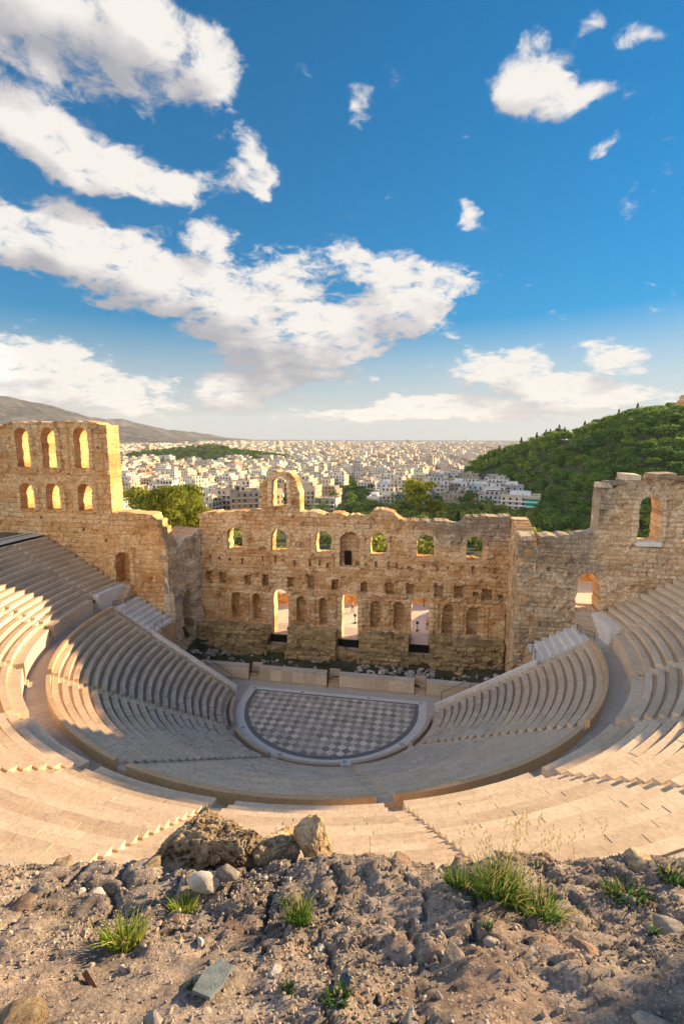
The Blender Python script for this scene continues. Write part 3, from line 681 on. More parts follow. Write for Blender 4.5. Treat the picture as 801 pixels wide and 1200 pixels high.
# --- return walls joining the wings to the stage wall
def seg(name, a, b, label, z0, top, T, shapes, mat, seed, **k):
    a = Vector(a); b = Vector(b); d = b - a; L = d.length; d /= L
    o = wall(name, a, (d.x, d.y), k.pop('n'), L, z0, top, T, shapes, mat, None, .17, seed=seed, **k); tag(o, label, 'ruined wall'); return o
rl = seg('return_wall', (-21.75, 5.4), (-20.35, 11.95), 'grey crumbling side wall with a tall dark doorway at the left end of the stage', 0.0, prof([(0, 16.2), (1.2, 15.6), (4, 16.3), (6.7, 16.9)], 35, .5), 4.2,
         [arch(3.6, 1.9, 2.6, 9.6, 3.9, .4), rect(1.2, .5, 4.5, 8.0, .35, .5), rect(4.9, .9, 13.2, 14.6, .5, .6), rect(2.9, 1.3, 11.4, 12.6, .45, .7)], M['stone_grey'], 41, n=(.978, -.209), bl=(.42, .6), amp=.15, joint=.12, fb=.30, zone=lambda u, z: .28 + 0 * u)
rr = seg('return_wall', (19.82, 13.3), (19.75, 5.5), 'tall side wall with a shaded arch at the right end of the stage', 0.5, prof([(0, 19.9), (3.9, 19.6), (6.5, 18.6), (7.8, 18.4)], 36, .25), 1.9,
         [arch(5.6, 1.3, 11.8, 17.0, .7, .2), arch(5.7, 1.5, 3.2, 8.6, .9, .2)], M['stone'], 42, n=(-1, 0), bl=(.55, .9), amp=.09, joint=.07, fb=.2, zone=lambda u, z: .25 + 0 * u)
# --- broken buttress in front of the left return wall and outer front block of the right wing
bt = seg('buttress', (-22.3, 5.15), (-20.9, 5.15), 'broken grey stone pier where the left wing wall meets the stage', 0.0, prof([(0, 11.5), (1.4, 9.6)], 37, .6), 1.6, [], M['stone_grey'], 43, n=(0, -1), bl=(.5, .6), amp=.2, joint=.13, fb=.4, zone=lambda u, z: .5 + 0 * u)
# --- podium of mossy blocks along the foot of the stage wall
for i, (a, b_, tz) in enumerate([(-20.4, -10.75, 4.25), (-7.95, -1.45, 4.45), (1.6, 7.95, 4.3), (10.65, 19.6, 4.2)]):
    nm = ['leftmost', 'second from left', 'second from right', 'rightmost'][i]
    o = wall('stage_podium', (a, 10.25), (1, 0), (0, -1), b_ - a, -1.4, prof([(0, tz), (b_ - a, tz)], 50 + i, .38), 1.75, [rect(rng.uniform(1.5, b_ - a - 1.5), rng.uniform(.7, 1.3), 1.0, 2.0, .5, .5), rect(rng.uniform(1.5, b_ - a - 1.5), .8, 2.6, 3.2, .4, .5)],
             M['stone_moss'], None, .17, (.62, 1.2), .2, .12, .34, 60 + i, None, lambda u, z: .15 + .3 * smooth(2.5, .5, z))
    tag(o, f'{nm} of the four mossy stone podiums at the foot of the stage wall', 'podium')
    o = wall('foundation_step', (a - .1, 9.55), (1, 0), (0, -1), b_ - a + .2, -1.4, prof([(0, 1.7), ((b_ - a) / 2, 2.2), (b_ - a, 1.5)], 55 + i, .5), .8, [], M['stone_moss'], None, .2, (.6, 1.1), .25, .14, .34, 70 + i, None, lambda u, z: .2 + 0 * u)
    tag(o, f'low broken foundation step below the {nm} stage podium', 'foundation')
# threshold, ramp and dark barrier of the three doors
for i, x in enumerate((-9.3, .1, 9.3)):
    nm = ('left', 'middle', 'right')[i]
    w = 1.25 if i != 1 else 1.4
    r_ = MB(); r_.box(x - w - .1, x + w + .1, FY - .35, 16.5, -1.3, 2.72, .5); tag(r_.obj('door_ramp', M['paving'], None), f'grey ramp through the {nm} doorway of the stage wall', 'ramp')
    k_ = MB(); k_.box(x - w, x + w, FY - .60, FY - .38, 2.0, 3.0, .5); o = k_.obj('barrier', M['black'], None); tag(o, f'low black barrier across the {nm} doorway of the stage wall', 'barrier')
    f_ = wall('foundation_step', (x - w - .25, 10.4), (1, 0), (0, -1), 2 * w + .5, -1.4, prof([(0, 1.9), (2 * w, 1.7)], 90 + i, .35), 1.05, [], M['stone_moss'], None, .2, (.6, 1.0), .2, .14, .3, 95 + i, None, lambda u, z: .3 + 0 * u)
    tag(f_, f'worn foundation stones under the {nm} doorway of the stage wall', 'foundation')
# ------------------------------------------------------------------ floor of the orchestra and the stage pit
def stadium(R_, y0, yc=.5, n=72):
    p = [(R_ * math.cos(a), yc + R_ * math.sin(a)) for a in np.linspace(math.pi, 2 * math.pi, n)]
    return p + [(R_, y0), (-R_, y0)]
def sheet(name, pts, z, mat, kind='structure', th=0):
    b = MB(); b.poly([(x, y, z) for x, y in pts]); o = b.obj(name, mat, None, off=(0, 0, z)); tag(o, kind=kind); return o
sheet('paved_ground', [(13.2 * math.cos(a), 13.2 * math.sin(a)) for a in np.linspace(math.pi, 2 * math.pi, 60)] + [(18.5, .3), (18.5, 4.3), (-18.5, 4.3), (-18.5, .3)], -.012, M['paving'])
fl = sheet('orchestra_floor', stadium(10.4, 2.95), -.004, M['white_marble'])
b = MB(); b.poly([(x, y, .003) for x, y in stadium(9.55, 2.30)]); b.obj('grey_border', M['grey_marble'], fl)
b = MB(); b.poly([(x, y, .009) for x, y in stadium(9.05, 2.02)]); b.obj('checkered_paving', M['checker'], fl)
for a in (-90, -54, -18, 18, 54, 90, 'l', 'r'):
    if a == 'l': cx, cy = -3.9, 2.62
    elif a == 'r': cx, cy = 3.9, 2.62
    elif abs(a) == 90: cx, cy = 9.9 * (1 if a > 0 else -1) * .985, 2.6
    else: cx, cy = 9.97 * math.sin(R(a)), .5 - 9.97 * math.cos(R(a))
    b = MB(); rot = 0 if isinstance(a, str) or abs(a) == 90 else R(a)
    b.box(cx - .35, cx + .35, cy - .35, cy + .35, -.02, .006, .9, 1, rot, (cx, cy))
    def disc(r, z, mi, tn): b.poly([(cx + r * math.cos(t), cy + r * math.sin(t), z) for t in np.linspace(0, 2 * math.pi, 20, endpoint=False)], tn, mi)
    disc(.25, .010, 0, .2); disc(.19, .014, 1, .8); disc(.10, .018, 0, .1)
    b.obj('rosette', [M['grey_marble'], M['white_marble']], fl)
# ring parapet round the orchestra
for i, (a0, a1) in enumerate([(-84, -57), (-51, -20.8), (-15.2, 15.2), (20.8, 52), (56, 84)]):
    b = MB(); n = int((a1 - a0) / 3) + 1; an = np.linspace(a0, a1, n + 1)
    for p, q in zip(an[:-1], an[1:]):
        P = []
        tn = .45 + .3 * rng.random()
        for z in (-.1, .66):
            for (r_, a) in ((10.72, p), (11.02, p), (11.02, q), (10.72, q)):
                P.append((r_ * math.sin(R(a)), .35 - r_ * math.cos(R(a)), z))
        b.hexa([P[1], P[2], P[3], P[0], P[5], P[6], P[7], P[4]], tn)
    o = b.obj('low_parapet', M['curb']); tag(o, ['left end', 'left', 'front centre', 'right', 'right end'][i] + ' section of the low tan stone parapet curving round the checkered floor', 'parapet')
# ------------------------------------------------------------------ seating
FT = [0]
def mod_arc(b, r0, r1, z0, z1, a0, a1, seglen=1.4, tint=None, lip=False, foot=0.0, jz=.012, jr=.014, gap=.03, r=rng, mi=0):
    """blocks with real joints between angles a0..a1 (degrees, 0 = towards the camera side, + = right)"""
    L = R(a1 - a0) * (r0 + r1) / 2
    if L <= .15: return
    n = max(1, int(round(L / seglen))); cuts = [a0]
    for k in range(1, n): cuts.append(a0 + (a1 - a0) * (k + r.uniform(-.28, .28)) / n)
    cuts.append(a1)
    for p, q in zip(cuts[:-1], cuts[1:]):
        dz = r.uniform(-jz, jz); dr = r.uniform(-jr, jr); tn = (.5 + r.uniform(-.22, .22)) if tint is None else tint + r.uniform(-.2, .2)
        g = math.degrees(gap / r0 / 2)
        m = max(1, int(math.ceil((q - p) * math.pi / 180 * r0 / .8))); sub = np.linspace(p + g, q - g, m + 1)
        if lip:
            pr = [(r0 + dr, z0), (r0 + dr, z1 - .13), (r0 - .05 + dr, z1 - .10), (r0 - .05 + dr, z1), (r0 + .40 + dr, z1 + .0), (r0 + .42 + dr, z1 - foot), (r1, z1 - foot), (r1, z0)]
        else: pr = [(r0 + dr, z0), (r0 + dr, z1), (r1, z1), (r1, z0)]
        base = len(b.v); k = len(pr)
        for a in sub:
            s, c = math.sin(R(a)), math.cos(R(a))
            for (rr, zz) in pr: b.v.append((rr * s, -rr * c, zz + dz))
        for i in range(m):
            for j in range(k - 1):
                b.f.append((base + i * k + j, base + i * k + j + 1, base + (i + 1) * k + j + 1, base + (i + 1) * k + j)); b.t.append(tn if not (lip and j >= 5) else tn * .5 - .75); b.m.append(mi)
        b.f.append(tuple(base + j for j in range(k - 1, -1, -1))); b.t.append(tn); b.m.append(mi)
        b.f.append(tuple(base + m * k + j for j in range(k))); b.t.append(tn); b.m.append(mi)
def degy(y, r): return math.degrees(math.asin(min(1, y / r)))
LO = [(11.8 + .725 * k, 1.25 + .424 * k) for k in range(20)]
UP = [(28.9 + .74 * k, 11.18 + .42 * k) for k in range(14)]
posn = ['far left', 'left', 'middle', 'right', 'far right']
SW = .52
for w in range(5):
    a0, a1 = -90 + 36 * w, -54 + 36 * w
    am = (a0 + a1) / 2; root = empty('lower_seating_block', (19 * math.sin(R(am)), -19 * math.cos(R(am)), 0))
    tag(root, f'{posn[w]} of the five lower blocks of curved marble seating around the checkered floor', 'seating', 'lower seating blocks')
    cb = MB()
    for k, (r, z) in enumerate(LO):
        b = MB(); ea = a0 + (degy(SW, r) if w else degy(.12, r)); eb = a1 - (degy(SW, r) if w < 4 else degy(.12, r))
        old = (k < 10) or (k < 14 and w == 0)
        jz, jr = (.03, .035) if old else (.008, .012)
        if k < 2: jz, jr = .06, .06
        mod_arc(b, r, r + .725, z - .62, z, ea, eb, 1.25 if old else 1.5, lip=True, foot=.11, jz=jz, jr=jr, gap=.035 if old else .025)
        b.obj('seat_row', M['marble_old'] if old else M['marble'], root)
    ea = a0 + (degy(SW, 26) if w else -degy(.5, 26)); eb = a1 - (degy(SW, 26) if w < 4 else -degy(.5, 26))
    b = MB(); mod_arc(b, 26.02, 26.36, 8.7, 9.78, ea, eb, 2.2, gap=.008, jz=.004, jr=.004); b.obj('parapet', M['curb_tan'], root)
    b = MB(); mod_arc(b, 11.25, 11.82, -.1, .62, ea + 1.2, eb - 1.2, 1.3, gap=.03, jz=.03, jr=.03); b.obj('foot_course', M['marble_old'], root)
def label_up(w):
    return ['far left next to the wing wall', 'second from the left', 'third from the left', 'fourth from the left', 'just left of the centre stair', 'just right of the centre stair, below the boulder', 'fourth from the right', 'third from the right', 'second from the right', 'far right next to the wing wall'][w]
for w in range(10):
    a0, a1 = -90 + 18 * w, -72 + 18 * w; am = (a0 + a1) / 2
    root = empty('upper_seating_block', (33 * math.sin(R(am)), -33 * math.cos(R(am)), 8.9))
    tag(root, f'upper block of curved marble seating, {label_up(w)}', 'seating', 'upper seating blocks')
    b = MB(); r = 27.95
    mod_arc(b, 27.95, 28.95, 8.8, 10.72, a0 + degy(SW, r), a1 - degy(SW, r), 1.8, gap=.008, jz=.004, jr=.004); b.obj('podium', M['marble'], root)
    for k, (r, z) in enumerate(UP):
        b = MB(); mod_arc(b, r, r + .74, z - .62, z, a0 + degy(SW, r), a1 - degy(SW, r), 1.9, tint=[.1, .75, .35, .95, .2, .6, .85][(k * 3 + w) % 7], lip=True, foot=.08, jz=.014, jr=.016, gap=.018)
        b.obj('seat_row', M['marble'], root)
for s in (-1, 1):      # the narrow end blocks between the last stair and the wing walls
    root = empty('end_seating_block', (s * 34, 3, 8.9)); tag(root, f'short straight ended block of seats against the {"left" if s < 0 else "right"} wing wall', 'seating')
    yw = 5.36 if s < 0 else 5.15
    b = MB(); mod_arc(b, 27.95, 28.95, 8.8, 10.95, *sorted((s * (90 + degy(SW, 28)), s * (90 + degy(yw - .1, 28)))), 1.8, gap=.008); b.obj('podium', M['white_marble'], root)
    for k, (r, z) in enumerate(UP):
        b = MB(); mod_arc(b, r, r + .74, z - .62, z, *sorted((s * (90 + degy(SW, r)), s * (90 + degy(yw, r)))), 1.55, lip=True, foot=.08)
        b.obj('seat_row', M['marble'], root)
# stairs between the blocks
def stair(a, rows, depth, rise, label, name='stairway', yoff=0.0, hw=SW):
    b = MB(); s, c = math.sin(R(a)), math.cos(R(a))
    for (r, z) in rows:
        for h in (0, 1):
            ra = r - .04 + h * depth / 2; rb = ra + depth / 2 + .01; zt = z - rise * (.5 if h == 0 else 0) - .04; tn = rng.random()
            P = []
            for zz in (zt - .5, zt):
                for rr, t in ((ra, -hw), (ra, hw), (rb, hw), (rb, -hw)):
                    P.append((rr * s + t * c, -rr * c + t * s + yoff, zz))
            b.hexa([P[0], P[3], P[2], P[1], P[4], P[7], P[6], P[5]][:4][::-1] + [P[4], P[7], P[6], P[5]][::-1], tn)
    o = b.obj(name, M['marble']); tag(o, label, 'stairs'); return o
ln = ['left edge', 'second from the left', 'third from the left', 'third from the right, nearest the camera', 'second from the right', 'right edge']
for i in range(6):
    a = -90 + 36 * i
    e = i in (0, 5)
    stair(a, LO, .725, .424, f'narrow stone stair through the lower seating, {ln[i]}', yoff=.22 if e else 0, hw=.33 if e else SW)
un = ['against the left end seats', 'second from the left', 'third from the left', 'fourth from the left', 'fifth from the left', 'in the centre', 'just right of the centre', 'fourth from the right', 'third from the right', 'second from the right', 'against the right end seats']
PO = [(27.95 - .35 * 0 + .25 * k, 9.35 + .3 * k) for k in range(0)]
for i in range(11):
    a = -90 + 18 * i
    o = stair(a, UP, .74, .42, f'narrow stone stair through the upper seating, {un[i]}')
    b = MB(); s, c = math.sin(R(a)), math.cos(R(a))
    for k in range(7):      # small steps up the podium
        ra = 27.75 + .17 * k; rb = 28.95 if k == 6 else ra + .18; zt = 9.2 + .25 * k; P = []
        for zz in (8.8, zt):
            for rr, t in ((ra, -SW), (rb, -SW), (rb, SW), (ra, SW)): P.append((rr * s + t * c, -rr * c + t * s, zz))
        b.hexa([P[0], P[3], P[2], P[1], P[4], P[7], P[6], P[5]], .4 + .3 * rng.random())
    b.obj('podium_steps', M['curb'], o)
# walkway between the two tiers, ledge above the top row, solid core under everything
b = MB()
for k in range(64):
    p, q = -91.2 + 182.4 * k / 64, -91.2 + 182.4 * (k + 1) / 64
    b.poly([(26.30 * math.sin(R(p)), -26.30 * math.cos(R(p)), 8.95), (28.02 * math.sin(R(p)), -28.02 * math.cos(R(p)), 8.95), (28.02 * math.sin(R(q)), -28.02 * math.cos(R(q)), 8.95), (26.30 * math.sin(R(q)), -26.30 * math.cos(R(q)), 8.95)], rng.random())
for s in (-1, 1):
    P = [(s * 25.9, .5, 8.945), (s * 28.05, .5, 8.945), (s * 28.05, 5.4, 8.945), (s * 25.9, 5.4, 8.945)]
    b.poly(P if s > 0 else P[::-1], .5)
tag(b.obj('walkway', M['paving'], off=(0, 0, 8.9)), kind='structure')
b = MB(); UW = MB()
for k in range(64):
    p, q = -99 + 198 * k / 64, -99 + 198 * (k + 1) / 64
    def pt(r, a, z): return (r * math.sin(R(a)), -r * math.cos(R(a)), z)
    UW.poly([pt(39.2, p, 16.85), pt(41.6, p, 17.05), pt(41.6, q, 17.05), pt(39.2, q, 16.85)], .4)
    b.poly([pt(11.3, p, .3), pt(11.3, q, .3), pt(26.2, q, 8.8), pt(26.2, p, 8.8)][::-1], .4) if abs(p) < 89 and abs(q) < 90 else None
    b.poly([pt(28.3, p, 10.2), pt(28.3, q, 10.2), pt(39.2, q, 16.3), pt(39.2, p, 16.3)][::-1], .4)
    if abs(p) < 89 and abs(q) < 90: b.poly([pt(11.3, p, -1.4), pt(11.3, p, .3), pt(11.3, q, .3), pt(11.3, q, -1.4)], .4)
tag(UW.obj('upper_walkway', M['paving'], off=(0, 0, 16.8)), kind='structure')
tag(b.obj('theatre_slope', M['soil'], off=(0, 0, 0)), kind='structure')
# side flights and sloping copings next to the wings
for s in (-1, 1):
    sd = 'left' if s < 0 else 'right'
    b = MB(); yw = 5.36 if s < 0 else 5.15
    for k in range(7):
        x0 = 21.25 + .72 * k; z = 6.85 + .42 * k
        xx = sorted((s * x0, s * (x0 + .74)))
        for j in range(3): b.box(xx[0], xx[1], .92 + (yw - .92) * j / 3 + .006, .92 + (yw - .92) * (j + 1) / 3, z - .9, z + rng.uniform(-.006, .006), rng.random())
    o = b.obj('side_steps', M['white_marble']); tag(o, f'broad pale marble steps beside the {sd} wing wall', 'steps')
    b = MB()
    for k in range(9):      # coping
        x0, x1 = 11.2 + 1.13 * k, 11.2 + 1.13 * (k + 1) - .015
        za, zb = [1.15 + (x - 11.8) * .585 + .25 for x in (x0, x1)]
        P = [(s * x0, .56, -1.3), (s * x1, .56, -1.3), (s * x1, .93, -1.3), (s * x0, .93, -1.3), (s * x0, .56, za), (s * x1, .56, zb), (s * x1, .93, zb), (s * x0, .93, za)]
        if s < 0: P = [P[1], P[0], P[3], P[2], P[5], P[4], P[7], P[6]]
        b.hexa(P, .7 + .3 * rng.random())
    o = b.obj('sloping_wall', M['white_marble']); tag(o, f'sloping white topped wall edging the {sd} side of the lower seating', 'wall')
    b = MB()
    for (xa, xb) in ((11.9, 14.9), (14.9, 17.9), (17.9, 21.2)):
        za, zb = [1.15 + (x - 11.8) * .585 + .25 for x in (xa, xb)]
        b.tube((s * xa, .85, za), (s * xa, .85, za + .95), .03); b.tube((s * xa, .85, za + .95), (s * xb, .85, zb + .95), .028)
    b.tube((s * 21.2, .85, 6.9), (s * 21.2, .85, 7.85), .03); b.tube((s * 21.2, .85, 7.85), (s * 21.2, 2.6, 7.85), .028); b.tube((s * 21.2, 2.6, 5.9), (s * 21.2, 2.6, 7.85), .03)
    o = b.obj('handrail', M['rail']); tag(o, f'thin metal handrail down the {sd} edge of the lower seating', 'handrail')
    b = MB()        # flight from the walkway up to the doorway in the wing wall
    xd = -27.85 if s < 0 else 27.15
    for k in range(5): b.box(xd - 1.2, xd + 1.2, 3.15 + .45 * k, 5.6, 8.9 + .4 * k, 9.32 + .4 * k, rng.random())
    o = b.obj('door_steps', M['curb']); tag(o, f'short flight of worn steps up to the {sd} wing wall doorway', 'steps')
    b = MB(); x = s * 25.9
    for (p, q) in (((x, 3.9), (x, 2.6)), ((x, 2.6), (x + s * 1.0, 1.6))):
        b.tube((*p, 9.0), (*p, 9.95), .03); b.tube((*p, 9.95), (*q, 9.95), .028); b.tube((*p, 9.5), (*q, 9.5), .02)
    b.tube((x + s * 1.0, 1.6, 9.0), (x + s * 1.0, 1.6, 9.95), .03)
    o = b.obj('handrail', M['rail']); tag(o, f'short metal handrail by the {sd} wing wall doorway', 'handrail')
    b = MB()        # fill wall under the side steps towards the stage
    xx = sorted((s * 21.0, s * 21.3)); b.box(xx[0], xx[1], .9, 5.4, -1.3, 6.5, .4)
    o = b.obj('terrace_wall', M['stone_rubble']); tag(o, f'shaded retaining wall under the broad steps on the {sd} side', 'wall')
# --- low stage front wall with recessed steps
yf = 4.25
for i, (xa, xb) in enumerate([(-17.4, -11.1), (-9.7, -1.35), (.15, 8.95), (10.3, 17.4)]):
    root = empty('stage_front_wall', ((xa + xb) / 2, yf, 0))
    tag(root, ['left end', 'left middle', 'right middle', 'right end'][i] + ' length of the low pale stone wall along the front of the stage', 'low wall')
    n = int((xb - xa) / 1.35); b = MB()
    for k in range(n):
        x0, x1 = xa + (xb - xa) * k / n, xa + (xb - xa) * (k + 1) / n - .012
        b.box(x0, x1, yf, yf + .45, -.3, 1.58, rng.random(), j=.012)
    b.obj('wall_blocks', M['marble'], root)
    b = MB(); n = int((xb - xa) / 2.1)
    for k in range(n):
        x0, x1 = xa + (xb - xa) * k / n, xa + (xb - xa) * (k + 1) / n - .015
        b.box(x0, x1, yf - .07, yf + .62, 1.58 + rng.uniform(0, .01), 1.85 + rng.uniform(-.03, .03), rng.random(), j=.012)
    b.obj('coping', M['paving'], root)
    b = MB(); b.box(xa, xb, yf - .10, yf, -.2, .22, .3); b.obj('plinth', M['curb'], root)
for i, x in enumerate((-10.4, -.6, 9.62)):
    b = MB()
    for k in range(6): b.box(x - .64, x + .64, yf + .02 + .24 * k, yf + 1.7, -.2 + .3 * k + .005, .1 + .3 * k, rng.random(), j=.01)
    o = b.obj('stage_steps', M['curb']); tag(o, ['left', 'middle', 'right'][i] + ' little flight of steps recessed in the low stage front wall', 'steps')
# pit behind it
n = 110; gx = np.linspace(-21.5, 21.5, n); gy = np.linspace(4.6, 12.2, 34); X, Y = np.meshgrid(gx, gy, indexing='ij')
Zp = .45 + (fbm(X * .5, Y * .5, 0, 77, 4) - .5) * 1.5 + .9 * smooth(9.5, 12, Y) + .5 * smooth(5.6, 4.9, Y) + 1.3 * smooth(-15, -19, X) + .8 * smooth(14, 19, X)
I, J = np.meshgrid(np.arange(n - 1), np.arange(33), indexing='ij')
F = np.stack([I * 34 + J, (I + 1) * 34 + J, (I + 1) * 34 + J + 1, I * 34 + J + 1], -1).reshape(-1, 4)
tag(obj('stage_pit_ground', quad_mesh('pit', np.stack([X, Y, Zp], -1).reshape(-1, 3), F, [M['pit']], smooth=True)), kind='structure')
def pitz(x, y): return float(.45 + (fbm(x * .5, y * .5, 0, 77, 4) - .5) * 1.5 + .9 * smooth(9.5, 12, y) + .5 * smooth(5.6, 4.9, y) + 1.3 * smooth(-15, -19, x) + .8 * smooth(14, 19, x))
# stones
def stone_mesh(seed, sub=2, flat=.7, mats=None, rough=.35, name='stone'):
    import bmesh
    bm = bmesh.new(); bmesh.ops.create_icosphere(bm, subdivisions=sub, radius=1)
    V = np.array([v.co[:] for v in bm.verts])
    g = np.random.RandomState(seed)
    for _ in range(9):      # chop flat faces off the ball
        d = g.normal(size=3); d /= np.linalg.norm(d); k = g.uniform(.5, .85); s = V @ d; V = V - np.outer(np.maximum(s - k, 0), d)
    nn = (fbm(V[:, 0] * 1.7 + 9, V[:, 1] * 1.7, V[:, 2] * 1.7, seed, 4) - .5) * rough * 2
    V = V * (1 + nn[:, None]); V[:, 2] *= flat; V *= g.uniform(.8, 1.15, size=(1, 3))
    for v, c in zip(bm.verts, V): v.co = c
    me = bpy.data.meshes.new(name); bm.to_mesh(me); bm.free()
    for m in (mats or []): me.materials.append(m)
    return me
def mat_rock(name, a, b_, c, s=8, dist=.03):
    t = NT(name); oi = t.n('ShaderNodeObjectInfo'); big = t.noise(s * .35, 6, .62); f = t.noise(s * 2.2, 8, .7)
    v = t.math('ADD', t.math('MULTIPLY', big, .55), t.math('MULTIPLY', f, .45))
    cc = t.ramp(v, [(.34, a), (.5, b_), (.66, c)])
    cc = t.mix(1.0, cc, t.ramp(oi.outputs['Random'], [(0, (.65, .65, .67)), (.5, (1, .98, .95)), (1, (1.3, 1.25, 1.18))]), 'MULTIPLY')
    t.color(cc); t.bump(t.math('ADD', f, t.noise(s * 9, 5, .7)), dist, .9); return t.m
M['rubble'] = mat_rock('pale_rubble', (.16, .15, .13), (.38, .36, .33), (.62, .60, .57), 1.2, .08)
RS = [stone_mesh(200 + i, 2, .6, [M['rubble']], name='rubble') for i in range(6)]
def rub(x, y, s, lab, grp, z=None):
    o = obj('rubble_stone', RS[rng.randrange(6)], None, (x, y, (pitz(x, y) if z is None else z) + s * .3)); o.scale = (s * rng.uniform(.8, 1.4), s * rng.uniform(.7, 1.1), s * rng.uniform(.7, 1.1))
    o.rotation_euler = (rng.uniform(-.5, .5), rng.uniform(-.5, .5), rng.uniform(0, 6)); tag(o, lab, 'stone', grp)
for k in range(85): rub(1.8 + 9.4 * rng.random(), 7.0 + rng.random() * 2.3, rng.uniform(.22, .5), 'pale broken stone in the heap behind the low stage front wall', 'stones of the rubble heap')
for k in range(16): rub(rng.uniform(-14, -3), rng.uniform(7.2, 9.2), rng.uniform(.2, .42), 'pale stone lying in the dark pit left of the rubble heap', 'loose stones in the stage pit')
for k in range(12): rub(rng.uniform(12, 18.5), rng.uniform(7.2, 9.2), rng.uniform(.25, .55), 'grey stone lying in the pit right of the rubble heap', 'loose stones right of the heap')
for k in range(14): rub(rng.uniform(-19.5, -15), rng.uniform(5.6, 9.5), rng.uniform(.3, .75), 'weathered block at the dark left corner of the stage', 'fallen blocks at the left corner')
# ------------------------------------------------------------------ behind the theatre
b = MB()
for i in range(11):
    for j in range(9): b.box(-24 + i * 4.4, -24 + (i + 1) * 4.4 - .02, 14.3 + j * 4, 14.3 + (j + 1) * 4 - .02, 1.6, 2.62 + .006 * rng.random(), rng.random())
tag(b.obj('plaza', M['plaza'], off=(0, 30, 2)), kind='structure')
b = MB(); b.box(22.5, 41, 7.8, 17.5, 9.5, 10.96, .8); tag(b.obj('path', M['plaza'], off=(31, 12, 9.5)), kind='structure')
o = wall('low_wall', (24.5, 17.5), (1, 0), (0, -1), 14, 10.5, prof([(0, 13.0), (14, 13.6)], 101, .3), 1.0, [], M['stone_tower'], None, .22, seed=102); tag(o, 'low sunlit ruined wall seen through the right wing doorway', 'ruined wall')
for i, (x0, x1, y) in enumerate([(-17, -8.5, 24.5), (-4.2, 1.0, 27), (5.5, 14.5, 29)]):
    o = wall('low_wall', (x0, y), (1, 0), (0, -1), x1 - x0, 2.2, prof([(0, 4.3), (x1 - x0, 4.6)], 103 + i, .5), .9, [], M['stone_tower'], None, .22, seed=105 + i)
    tag(o, f'low sunlit ruined wall on the plaza seen through the {("left", "middle", "right")[i]} doorway', 'ruined wall')
for i, (x, y) in enumerate([(-8.3, 16), (-.1, 18.5), (8.9, 17.2)]):
    b = MB(); b.box(x - .22, x + .22, y - .22, y + .22, 2.62, 2.7, .5); b.tube((x, y, 2.7), (x, y, 4.0), .05); b.box(x - .2, x + .2, y - .03, y + .03, 3.6, 4.0, .5)
    tag(b.obj('post', M['rail']), f'small metal barrier post beyond the {("left", "middle", "right")[i]} doorway', 'post')
# people on the plaza: one continuous skinned body each
def person(loc, rz, shirt, trousers, label, hgt=1.85, stride=.12, tilt=0.0):
    s = hgt / 1.8
    J = {'pel': (0, 0, .95), 'wst': (0, .01, 1.12), 'chs': (0, .01, 1.33), 'nek': (0, 0, 1.50), 'hdb': (0, -.02, 1.60), 'hdt': (0, -.01, 1.74),
         'shl': (.19, 0, 1.44), 'ell': (.24, .04, 1.16), 'wrl': (.25, -.06, .92), 'hal': (.25, -.09, .83), 'shr': (-.19, 0, 1.44), 'elr': (-.25, .02, 1.16), 'wrr': (-.24, -.10, .94), 'har': (-.23, -.14, .86),
         'hil': (.09, 0, .90), 'knl': (.10, -stride, .50), 'anl': (.10, -stride * .8, .09), 'tol': (.11, -stride - .14, .03), 'hir': (-.09, 0, .90), 'knr': (-.10, stride * .5, .50), 'anr': (-.10, stride * 1.3, .09), 'tor': (-.11, stride * 1.3 - .14, .03)}
    E_ = [('pel', 'wst'), ('wst', 'chs'), ('chs', 'nek'), ('nek', 'hdb'), ('hdb', 'hdt'), ('chs', 'shl'), ('shl', 'ell'), ('ell', 'wrl'), ('wrl', 'hal'), ('chs', 'shr'), ('shr', 'elr'), ('elr', 'wrr'), ('wrr', 'har'),
          ('pel', 'hil'), ('hil', 'knl'), ('knl', 'anl'), ('anl', 'tol'), ('pel', 'hir'), ('hir', 'knr'), ('knr', 'anr'), ('anr', 'tor')]
    RD = dict(pel=.15, wst=.13, chs=.16, nek=.055, hdb=.085, hdt=.09, shl=.065, ell=.045, wrl=.032, hal=.04, shr=.065, elr=.045, wrr=.032, har=.04, hil=.10, knl=.065, anl=.042, tol=.045, hir=.10, knr=.065, anr=.042, tor=.045)
    ks = list(J); me = bpy.data.meshes.new('body'); me.from_pydata([tuple(q * s for q in J[k]) for k in ks], [(ks.index(a), ks.index(c)) for a, c in E_], []); me.update()
    o = obj('person', me, None, loc); o.rotation_euler = (0, 0, rz)
    m = o.modifiers.new('skin', 'SKIN'); o.modifiers.new('sub', 'SUBSURF').levels = 1; o.modifiers['sub'].render_levels = 1
    for i, k in enumerate(ks):
        v = me.skin_vertices[0].data[i]; v.radius = (RD[k] * s, RD[k] * s * .85); v.use_root = (k == 'pel')
    t = NT('person_clothes'); sp = t.n('ShaderNodeSeparateXYZ'); t.l(t.tc.outputs['Object'], sp.inputs[0])
    c = t.ramp(t.math('DIVIDE', sp.outputs[2], 2.0 * s), [(0, (.03, .03, .03)), (.045, trousers), (.47, shirt), (.755, (.45, .28, .20)), (.83, (.05, .03, .02))], True)
    t.color(c); me.materials.append(t.m); tag(o, label, 'person'); return o
person((-1.15, 22.9, 2.63), 1.2, (.55, .18, .06), (.10, .09, .09), 'person in an orange top walking beyond the middle doorway', 2.0)
person((-.15, 23.1, 2.63), -.6, (.75, .74, .74), (.62, .6, .58), 'person dressed in white standing beyond the middle doorway', 2.0)
person((10.3, 17.6, 2.63), .3, (.50, .34, .30), (.03, .03, .035), 'person in a light top and dark trousers walking just beyond the right doorway', 2.0)
